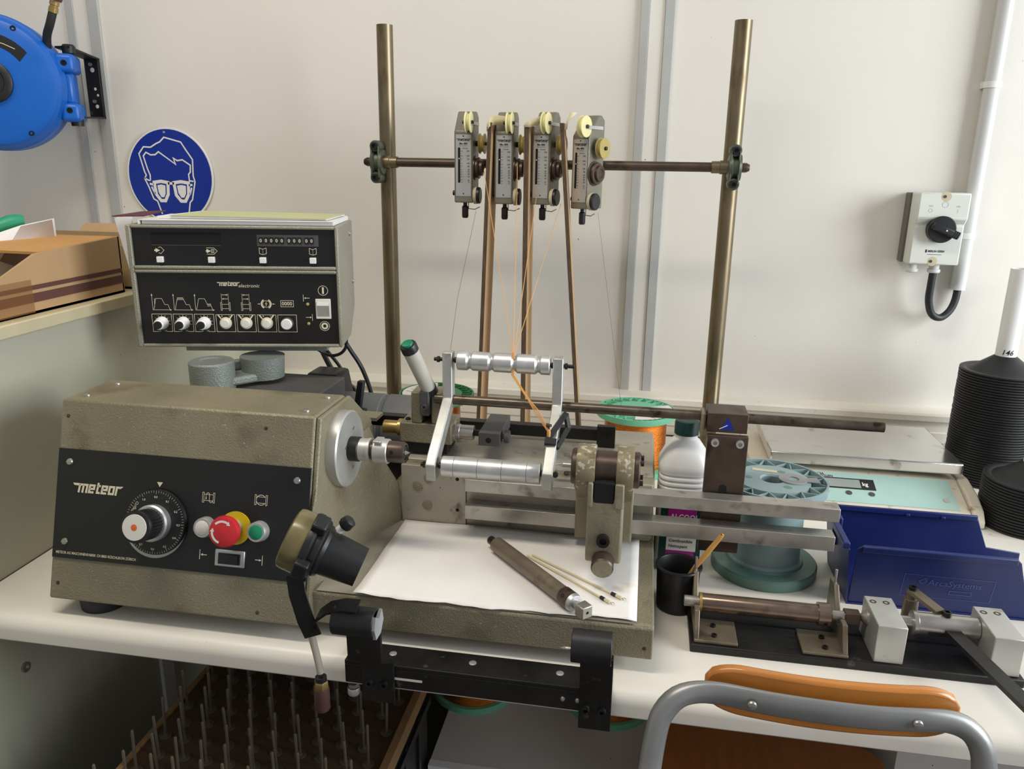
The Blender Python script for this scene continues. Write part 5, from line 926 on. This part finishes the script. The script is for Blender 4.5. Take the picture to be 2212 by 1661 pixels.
# alcohol bottle
bx, by = 0.0765, 1.146
bo = thing('alcohol_bottle', 'white plastic bottle of cleaning alcohol with dark green cap', 'bottle', (bx, by, 0.0))
def sqr(prof, cx_, cy_, b, n=40, p=4.0):
    m = n
    for (r, z, pw) in prof:
        for i in range(n):
            a = 2 * PI * i / n; c, s_ = math.cos(a), math.sin(a); k = (abs(c) ** pw + abs(s_) ** pw) ** (-1 / pw); b.v.append(V(cx_ + r * k * c, cy_ + r * k * s_, z))
    for j in range(len(prof) - 1):
        for i in range(n): i2 = (i + 1) % n; b.f.append((j * m + i, j * m + i2, (j + 1) * m + i2, (j + 1) * m + i))
    b.f.append(tuple(range(n - 1, -1, -1))); b.f.append(tuple((len(prof) - 1) * m + i for i in range(n))); return b
pr = [(0.034, 0.0, 4), (0.037, 0.003, 4), (0.0372, 0.134, 4)]
for k in range(3): z = 0.136 + k * 0.0085; pr += [(0.0372, z, 4), (0.0355, z + 0.002, 4), (0.0355, z + 0.003, 4), (0.0375, z + 0.005, 4), (0.0375, z + 0.008, 4)]
pr += [(0.0382, 0.164, 4), (0.0376, 0.172, 3.6), (0.031, 0.188, 3), (0.021, 0.203, 2.4), (0.0165, 0.207, 2), (0.0160, 0.216, 2)]
part('body', sqr(pr, bx, by, B()), M_white, bo, ang=40)
part('cap', B().lathe([(0.0172, 0.213), (0.0182, 0.2135), (0.0182, 0.230), (0.0170, 0.234), (0.0120, 0.2348), (0.011, 0.2340), (0, 0.2340)], (bx, by, 0), (0, 0, 1), 36), M_capg, bo)
Mb2 = frame((bx, by - 0.0374, 0), (1, 0, 0), (0, 0, 1)); lbp = part('label', B().rect(-0.031, 0.031, 0.014, 0.116, Mb2, 0.0003), M_capg, bo)
part('label_magenta_field', B().rect(-0.020, 0.022, 0.018, 0.112, Mb2, 0.0006), M_mag, lbp); part('label_white_field', B().rect(-0.020, 0.024, 0.038, 0.062, Mb2, 0.0008), M_white, lbp)
b = B(); b.text('ALCOOL', 0.0135, Mb2, -0.0165, 0.0885, 0.0009, bold=0.0002, sx=0.78); part('label_title', b, M_white, lbp)
b = B(); b.text('Combustible', 0.0068, Mb2, -0.0165, 0.0520, 0.0011, bold=0.0001); b.text('Nettoyant', 0.0068, Mb2, -0.0165, 0.0430, 0.0011, bold=0.0001); part('label_text', b, M_ink, lbp)
# black cup with brush handle
cx_, cy_ = 0.0715, 1.0135; ch = 0.066
cup = thing('black_cup', 'black plastic cup with faint embossed letters holding a wooden handle', 'cup', (cx_, cy_, 0.0))
part('body', B().lathe([(0.0255, 0.0), (0.0275, 0.002), (0.0300, ch - 0.005), (0.0318, ch - 0.004), (0.0325, ch - 0.002), (0.0318, ch), (0.0280, ch), (0.0272, ch - 0.002), (0.0255, 0.004), (0.0, 0.004)], (cx_, cy_, 0), (0, 0, 1), 44), M_black, cup)
b = B(); b.text('PAUL', 0.011, Matrix.Identity(4), 0, 0, 0, bold=0.0003, align='CENTER')
phi = math.radians(-96); b.v = [V(cx_ + 0.0292 * math.cos(phi + p.x / 0.029), cy_ + 0.0292 * math.sin(phi + p.x / 0.029), 0.033 + p.y) for p in b.v]; part('embossed_letters', b, M_rubber, cup)
one('wooden_handle', B().tube([(0.062, 1.003, 0.006), (0.087, 1.007, 0.055), (0.106, 1.010, 0.085), (0.124, 1.012, 0.113), (0.1255, 1.012, 0.116)], [0.0026, 0.0030, 0.0038, 0.0034, 0.0016], 12, smooth=4), M_stick, 'wooden brush handle leaning in the black cup', 'brush handle')
# electronic scale
sc_ = thing('bench_scale', 'turquoise bench scale with polished steel weighing platform', 'scale', (0.41, 1.52, 0.0))
b = B().extr([(1.372, 0.004), (1.68, 0.004), (1.68, 0.050), (1.462, 0.054), (1.372, 0.024)], frame((0.224, 0, 0), (0, 1, 0), (0, 0, 1)), 0, 0.362); part('base', b, M_scaleb, sc_, bev=0.003)
vv = V(0, 0.090, 0.030); Mz = frame((0.224, 1.372, 0.024), (1, 0, 0), vv); Lp = vv.length
kp_ = part('keypad', B().box(0.010, 0.345, 0.006, Lp - 0.008, 0.0002, 0.0010, Mz), M_scale, sc_)
part('display', B().box(0.110, 0.213, 0.042, 0.071, 0.0011, 0.0018, Mz), M_black, kp_); part('display_glass', B().rect(0.113, 0.188, 0.045, 0.068, Mz, 0.0020), M_lcd, kp_)
b = B(); b.text('kg', 0.014, Mz, 0.191, 0.052, 0.0021, bold=0.0004, sx=0.8); part('unit_print', b, M_white, kp_)
b = B(); b.text('PRECIA', 0.0075, Mz, 0.104, 0.078, 0.0014, bold=0.0002); b.text('MOLEN', 0.0075, Mz, 0.118, 0.0725, 0.0014, bold=0.0002); part('brand_print', b, M_stripe, kp_)
for x, y, m in ((0.124, 0.031, M_dkgrey), (0.164, 0.031, M_dkgrey), (0.203, 0.031, M_dkgrey), (0.328, 0.030, M_trim)): part('key', B().lathe([(0.0055, 0), (0.0055, 0.0010), (0.004, 0.0012)], Mz @ V(x, y, 0.001), Mz.col[2].to_3d(), 20), m, kp_)
pts = [(1.372, 0.0), (1.376, 0.0)]
b = B().extr([(1.362, 0.002), (1.50, 0.002), (1.50, 0.055), (1.46, 0.056), (1.41, 0.046), (1.375, 0.030), (1.362, 0.014)], frame((0.586, 0, 0), (0, 1, 0), (0, 0, 1)), 0, 0.020); part('side_cheek', b, M_scaleb, sc_, bev=0.003)
part('platform', B().box(0.254, 0.592, 1.452, 1.665, 0.064, 0.086), M_polish, sc_, bev=0.003); part('platform_post', B().box(0.30, 0.55, 1.50, 1.63, 0.050, 0.064), M_dkgrey, sc_)
for x in (0.25, 0.56): part('foot', B().lathe([(0.010, 0), (0.010, 0.004)], (x, 1.42, 0), (0, 0, 1), 14), M_rubber, sc_); part('foot', B().lathe([(0.010, 0), (0.010, 0.004)], (x, 1.64, 0), (0, 0, 1), 14), M_rubber, sc_)
# blue bin
bi = thing('storage_bin', 'dark blue plastic stacking bin on the bench behind the steel jig', 'storage bin', (0.43, 1.12, 0.0))
nb_ = V(0, -0.022, 0.101); Mn_ = frame((0.314, 1.068, 0.001), (1, 0, 0), nb_)
b = B().extr([(0.0, 0.0), (0.27, 0.0), (0.27, 0.045), (0.222, 0.050), (0.206, 0.096), (0.198, 0.1035), (0.006, 0.1035), (-0.002, 0.097)], Mn_, -0.0025, 0); part('near_wall', b, M_bin, bi, bev=0.001)
part('rim', B().box(0.004, 0.200, 0.094, 0.1040, 0.0, 0.004, Mn_), M_bin, bi, bev=0.0015)
b = B(); b.rib([(0.066, 0.024), (0.182, 0.024), (0.182, 0.062), (0.066, 0.062)], 0.0008, Mn_, 0.0004, True); b.text('ArcaSystems', 0.0145, Mn_, 0.098, 0.046, 0.0005, sx=0.92); b.rib([(0.086, 0.052), (0.093, 0.057), (0.096, 0.052), (0.090, 0.047)], 0.0010, Mn_, 0.0005, True); b.rib([(0.128, 0.033), (0.156, 0.033), (0.156, 0.039), (0.128, 0.039)], 0.0010, Mn_, 0.0005, True)
mb = mat('bin_blue_emboss_lit', (72, 90, 158), 0.3, var=0.03); part('embossed_logo', b, mb, bi)  # flat logo; lighter blue paints in the light on its relief
fb_ = V(0, 0.002, 0.100); Mf_ = frame((0.312, 1.186, 0.001), (1, 0, 0), fb_)
b = B().extr([(0.0, 0.0), (0.27, 0.0), (0.27, 0.045), (0.222, 0.050), (0.202, 0.100), (0.002, 0.100)], Mf_, 0, 0.0025); part('far_wall', b, M_bin, bi, bev=0.001)
part('rim', B().box(0.002, 0.202, 0.092, 0.101, 0.0026, 0.007, Mf_), M_bin, bi, bev=0.0015)
for x in (0.10, 0.15): part('rim_stud', B().box(x, x + 0.006, 0.092, 0.096, 0.0, 0.0095, Mf_), M_bin, bi, bev=0.001)
b = B().hexa([(0.3115, 1.0655, 0.001), (0.314, 1.0655, 0.001), (0.314, 1.1885, 0.001), (0.3115, 1.1885, 0.001)], [(0.300, 1.046, 0.094), (0.3025, 1.046, 0.094), (0.3025, 1.190, 0.094), (0.300, 1.190, 0.094)]); part('end_wall', b, M_bin, bi)
part('end_rim', B().box(0.294, 0.303, 1.052, 1.128, 0.092, 0.1015), M_bin, bi, bev=0.0015); part('end_post', B().box(0.297, 0.310, 1.128, 1.150, 0.060, 0.1040), M_bin, bi, bev=0.0015)
part('bottom', B().box(0.312, 0.582, 1.066, 1.188, 0.0, 0.003), M_bin, bi)
# black discs
def disc_proto():
    o = mk('black_disc', B().lathe([(0.074, 0.0), (0.075, 0.001), (0.075, 0.0036), (0.0735, 0.0044), (0.0660, 0.0040), (0.0620, 0.0024), (0.055, 0.0050), (0.019, 0.0325), (0.017, 0.0325), (0.017, 0.0285), (0.019, 0.0285), (0.055, 0.0012)], n=48, cap=False), M_disc); return o
d0 = disc_proto(); OFF[d0.name] = V(0, 0, 0); first = True
for (cxx, cyy, n, dz, lb, gp, tp) in ((0.7000, 1.625, 44, 0.00515, 'thin black plastic disc inside the tall stack by the wall', 'discs in the tall stack', 'topmost black disc of the tall stack, below the white tube marked 146'), (0.6850, 1.405, 17, 0.00515, 'thin black plastic disc inside the short stack beside the scale', 'discs in the short stack', 'topmost black disc of the short stack beside the scale')):
    for k in range(n):
        o = d0 if first else dup(d0); first = False
        jx, jy = random.uniform(-0.0005, 0.0005), random.uniform(-0.0005, 0.0005)
        if random.random() < 0.12: jx *= 2
        o.location = (cxx + jx, cyy + jy, k * dz + BZ + 0.0002); o.rotation_euler = (0, 0, random.uniform(0, 6))
        o['label'] = tp if k == n - 1 else lb; o['category'] = 'disc'; o['group'] = gp
for (cxx, cyy, z0, z1, num, lb) in ((0.700, 1.625, 0.2545, 0.422, True, 'white tube marked 146 standing on the tall black disc stack'), (0.685, 1.405, 0.1155, 0.25, False, 'white tube standing on the short black disc stack')):
    t = thing('white_tube', lb, 'tube', (cxx, cyy, z0))
    part('pipe', B().lathe([(0.0150, z0), (0.0185, z0), (0.0185, z1), (0.0165, z1), (0.0165, z0)], (cxx, cyy, 0), (0, 0, 1), 32), M_white, t)
    if num:
        b = B(); b.text('146', 0.0140, Matrix.Identity(4), 0, 0, 0, bold=0.0002, align='CENTER', shear=0.2); phi = math.atan2(-cyy, -cxx) + 0.12
        b.v = [V(cxx + 0.0188 * math.cos(phi + p.x / 0.0188), cyy + 0.0188 * math.sin(phi + p.x / 0.0188), 0.2585 + p.y) for p in b.v]; part('handwritten_number', b, M_ink, t)

# ================================================================== steel jig
jg = thing('bending_jig', 'steel bench jig with roller, two aluminium blocks and black lever', 'jig', (0.28, 0.96, 0.0))
jp = part('base_plate', B().box(0.086, 0.480, 0.905, 1.020, 0.0, 0.0110), M_steelblk, jg, bev=0.0015)
part('groove', B().box(0.135, 0.474, 0.9655, 0.9700, 0.0109, 0.0113), M_hole, jp)
for x0, x1, y in ((0.150, 0.158, 0.950), (0.150, 0.160, 0.924), (0.208, 0.222, 0.945), (0.208, 0.222, 0.920)): part('slot', B().box(x0, x1, y, y + 0.003, 0.0109, 0.0113), M_hole, jp)
zr = 0.0425; yr = 0.958
for x0, s_ in ((0.0905, 1), (0.2790, -1)):
    foot = B().box(min(x0, x0 + s_ * 0.055), max(x0, x0 + s_ * 0.055), 0.910, 0.962, 0.0112, 0.0155); br = part('bracket_foot', foot, M_bracket, jg, bev=0.001)
    xa = x0 if s_ > 0 else x0 - 0.0065
    part('bracket_upright', B().extr([(0.910, 0.0112), (1.016, 0.0112), (1.016, 0.066), (0.992, 0.068), (0.972, 0.044), (0.962, 0.032), (0.951, 0.034), (0.944, 0.046), (0.930, 0.046), (0.916, 0.020)], frame((xa, 0, 0), (0, 1, 0), (0, 0, 1)), 0, 0.0065), M_bracket, jg, bev=0.001)
    for y in (0.922, 0.945): screw(br, (x0 + s_ * 0.026, y, 0.0155), (0, 0, 1), 0.0036, 0.003, M_steelblk, 'socket')
    part('stop_pin', B().cyl((xa + 0.003, 1.000, 0.066), (xa + 0.003, 1.000, 0.086), 0.0018, n=10), M_steel, jg)
part('roller', B().lathe([(0.0116, 0.0985), (0.0120, 0.0995), (0.0120, 0.248)], V(0, yr, zr), (1, 0, 0), 32), M_roller, jg); part('brass_ring', B().lathe([(0.0118, 0.0972), (0.0124, 0.0975), (0.0124, 0.1010)], V(0, yr, zr), (1, 0, 0), 32), M_brass, jg)
part('roller_collar', B().lathe([(0.0150, 0.2475), (0.0150, 0.2620), (0.0125, 0.2640)], V(0, yr, zr), (1, 0, 0), 32), M_roller, jg); screw(jg, (0.256, yr - 0.0138, zr - 0.0055), (0, -0.93, -0.37), 0.0025, 0.0008, M_steelblk, 'socket')
part('roller_shaft', B().lathe([(0.0065, 0.2635), (0.0065, 0.288)], V(0, yr, zr), (1, 0, 0), 20), M_steel, jg); part('roller_stub', B().lathe([(0.0068, 0.0780), (0.0072, 0.0785), (0.0072, 0.0985)], V(0, yr, zr), (1, 0, 0), 20), M_steel, jg)
part('square_coupling', B().box(0.2800, 0.2990, yr - 0.0078, yr + 0.0078, zr - 0.0078, zr + 0.0078), M_brown, jg, bev=0.001)
zs = 0.0440
part('cone', B().lathe([(0.0030, 0.2995), (0.0100, 0.3065), (0.0100, 0.3150)], V(0, yr, zs), (1, 0, 0), 24), M_steel, jg)
for x0 in (0.3080, 0.4400):
    bl_ = part('block', B().box(x0, x0 + 0.0345, 0.910, 0.982, 0.0112, 0.0620), M_alum, jg, bev=0.0012)
    for dx in (0.008, 0.024): screw(bl_, (x0 + dx, 0.968, 0.0615), (0, 0, 1), 0.0042, 0.0008, M_brown, 'socket')
part('shaft', B().lathe([(0.0075, 0.344), (0.0075, 0.365)], V(0, yr, zs), (1, 0, 0), 24), M_steel, jg)
slv = part('sleeve', B().lathe([(0.0135, 0.3620), (0.0150, 0.3625), (0.0150, 0.3670), (0.0140, 0.3680), (0.0140, 0.4390)], V(0, yr, zs), (1, 0, 0), 32), M_steel, jg)
part('sleeve_slot', B().box(0.3790, 0.4230, yr - 0.0142, yr - 0.010, zs - 0.0085, zs - 0.0030), M_hole, slv, bev=0.001)
screw(slv, (0.4020, yr, zs + 0.0135), (0, 0, 1), 0.0055, 0.006, M_steelblk, 'socket')
b = B().hexa([(0.392, 0.962, 0.040), (0.412, 0.962, 0.040), (0.412, 0.944, 0.040), (0.392, 0.944, 0.040)][::-1], [(0.392, 0.962, 0.046), (0.412, 0.962, 0.046), (0.412, 0.944, 0.046), (0.392, 0.944, 0.046)][::-1])
strip([(0.402, 0.970, 0.0420), (0.407, 0.945, 0.0420), (0.423, 0.866, 0.0440), (0.436, 0.800, 0.0460), (0.446, 0.750, 0.0470)], 0.0190, (0.98, 0.20, 0), 0.0060, 'lever', jg, M_steelblk)
strip([(0.3760, 1.012, 0.0600), (0.3850, 0.990, 0.0595), (0.3960, 0.962, 0.0590)], 0.0140, (0.92, 0.38, 0), 0.0050, 'link_bar', jg, M_bracket)
part('link_post', B().lathe([(0.0095, 0.0112), (0.0095, 0.0500), (0.0070, 0.0505), (0.0070, 0.0570)], (0.3760, 1.008, 0), (0, 0, 1), 20), M_bracket, jg); screw(jg, (0.3765, 1.009, 0.0625), (0, 0, 1), 0.0052, 0.0045, M_steelblk, 'socket')

# ================================================================== chair in front of the bench
chr_ = thing('school_chair', 'chair with varnished wooden backrest and grey tubular steel frame', 'chair', (0.22, 0.92, -BZ))
def oval(path, name, par, m, n=16):
    b = B(); k = len(path); N_ = V(0, -1, 0)
    for i, (p, ha, hb) in enumerate(path):
        p = V(*p); t_ = (V(*path[min(i + 1, k - 1)][0]) - V(*path[max(i - 1, 0)][0])).normalized(); nn = (N_ - t_ * t_.dot(N_)).normalized(); bn = t_.cross(nn)
        for j in range(n):
            a = 2 * PI * j / n; b.v.append(p + nn * math.cos(a) * ha + bn * math.sin(a) * hb)
        if i:
            o_ = (i - 1) * n
            for j in range(n): j2 = (j + 1) % n; b.f.append((o_ + j, o_ + j2, o_ + n + j2, o_ + n + j))
    b.f += [tuple(range(n - 1, -1, -1)), tuple((k - 1) * n + j for j in range(n))]
    return part(name, b, m, par, ang=60)
raw = [((0.005, 0.640, -0.80), 0.0115, 0.0115), ((0.030, 0.678, -0.10), 0.0115, 0.0115), ((0.036, 0.690, 0.0), 0.0118, 0.0115), ((0.0405, 0.700, 0.040), 0.0118, 0.0115), ((0.046, 0.706, 0.058), 0.0115, 0.0115), ((0.060, 0.712, 0.0735), 0.0110, 0.0115), ((0.080, 0.716, 0.0795), 0.0090, 0.0120), ((0.105, 0.716, 0.0805), 0.0065, 0.0130), ((0.150, 0.709, 0.0810), 0.0055, 0.0135), ((0.200, 0.706, 0.0810), 0.0055, 0.0135), ((0.250, 0.707, 0.0805), 0.0055, 0.0135), ((0.295, 0.713, 0.0800), 0.0065, 0.0130), ((0.322, 0.719, 0.0775), 0.0090, 0.0120), ((0.341, 0.720, 0.0700), 0.0110, 0.0115), ((0.353, 0.718, 0.0560), 0.0115, 0.0115), ((0.3585, 0.714, 0.0360), 0.0118, 0.0115), ((0.361, 0.708, 0.0), 0.0118, 0.0115), ((0.366, 0.690, -0.10), 0.0115, 0.0115), ((0.395, 0.640, -0.80), 0.0115, 0.0115)]
P0 = [V(*p) for p, a, c in raw]; S = 3; sm = catmull(P0, S); hs = []
for i in range(len(sm)):
    k = min(i // S, len(raw) - 2); f = i / S - k; hs.append((raw[k][1] + (raw[k + 1][1] - raw[k][1]) * f, raw[k][2] + (raw[k + 1][2] - raw[k][2]) * f))
oval([(tuple(p), h[0], h[1]) for p, h in zip(sm, hs)], 'back_frame', chr_, M_chrome)
b = B(); nx = 36; th = 0.0115; L0, L1 = 0.088, 0.336
rows = [(-1, 0), (1, 0)]
def zz(u):                          # rounded ends
    e = min(u, 1 - u) / 0.16; return 1.0 if e >= 1 else math.sqrt(max(0.0, 1 - (1 - e) ** 2))
for i in range(nx + 1):
    u = i / nx; x = L0 + (L1 - L0) * u; yc = 0.7355 - 0.0135 * math.sin(PI * u) + 0.001; zc2 = 0.0765 + 0.001 * math.sin(PI * u); hh2 = 0.0275 * (0.30 + 0.70 * zz(u))
    b.v += [V(x, yc - th / 2, zc2 - hh2), V(x, yc + th / 2, zc2 - hh2), V(x, yc + th / 2, zc2 + hh2), V(x, yc - th / 2, zc2 + hh2)]
    if i:
        k = 4 * (i - 1)
        for j in range(4): b.f.append((k + j, k + 4 + j, k + 4 + (j + 1) % 4, k + (j + 1) % 4))
b.f += [(0, 1, 2, 3), tuple(4 * nx + j for j in (3, 2, 1, 0))]
part('backrest', b, M_wood, chr_, bev=0.003, ang=50)
for x, y in ((0.132, 0.7035), (0.288, 0.7045)): screw(chr_, (x, y, 0.081), (0, -1, 0), 0.0048, 0.003, M_steel)
b = B(); pts = []
for (cx2, cy2, a0) in ((0.395, 1.16, 0), (0.10, 1.16, 90), (0.10, 0.86, 180), (0.395, 0.86, 270)): pts += [(cx2 + 0.04 * math.cos(math.radians(a0 + k * 15)), cy2 + 0.04 * math.sin(math.radians(a0 + k * 15))) for k in range(7)]
part('seat', B().extr(pts, Matrix.Identity(4), -0.352, -0.340), M_seat, chr_, bev=0.003)
for x0, x1 in ((0.06, 0.02), (0.42, 0.44)): part('leg', B().tube([(x0 + (0.02 if x0 < 0.2 else -0.02), 1.05, -0.362), (x1, 1.062, -0.80)], 0.0115, 12), M_chrome, chr_)
for x0, xe in ((0.07, 0.018), (0.41, 0.381)): part('seat_rail', B().tube([(xe, 0.662, -0.40), (x0, 0.82, -0.363), (x0, 1.06, -0.362)], 0.0100, 12), M_chrome, chr_)

# carton with grey wrapped items under the bench on the right
ct = thing('carton', 'pale open carton under the right end of the bench', 'carton', (0.66, 1.32, -BZ))
for q in ((0.455, 0.87, 1.170, 1.176), (0.455, 0.87, 1.47, 1.476), (0.455, 0.461, 1.176, 1.47), (0.864, 0.87, 1.176, 1.47)): part('wall', B().box(*q, -BZ, -0.300), M_shelf, ct)
part('bottom', B().box(0.461, 0.864, 1.176, 1.47, -BZ, -BZ + 0.004), M_shelf, ct)
part('filler', B().box(0.462, 0.863, 1.177, 1.469, -0.40, -0.345), M_dkgrey, ct)
for i, (x, y, z, r, tx, ty) in enumerate(((0.53, 1.24, -0.318, 0.055, 0.5, 0.3), (0.60, 1.30, -0.305, 0.05, 0.2, -0.5), (0.56, 1.36, -0.300, 0.06, -0.4, 0.3), (0.70, 1.27, -0.31, 0.055, 0.4, -0.3), (0.78, 1.33, -0.305, 0.05, 0.3, 0.6))):
    one('grey_dish', B().lathe([(0.0, 0), (r * 0.7, 0.002), (r, 0.018), (r + 0.001, 0.020), (r * 0.7, 0.005), (0, 0.003)], (x, y, z), (tx, ty, 1), 28), M_cloth, ['shallow grey dish lying at the carton corner beside the chair seat', 'shallow grey dish leaning in the middle of the carton', 'shallow grey dish at the back of the carton', 'shallow grey dish behind the right chair tube in the carton', 'shallow grey dish at the far right inside the carton'][i], 'dish', group='dishes in the carton')
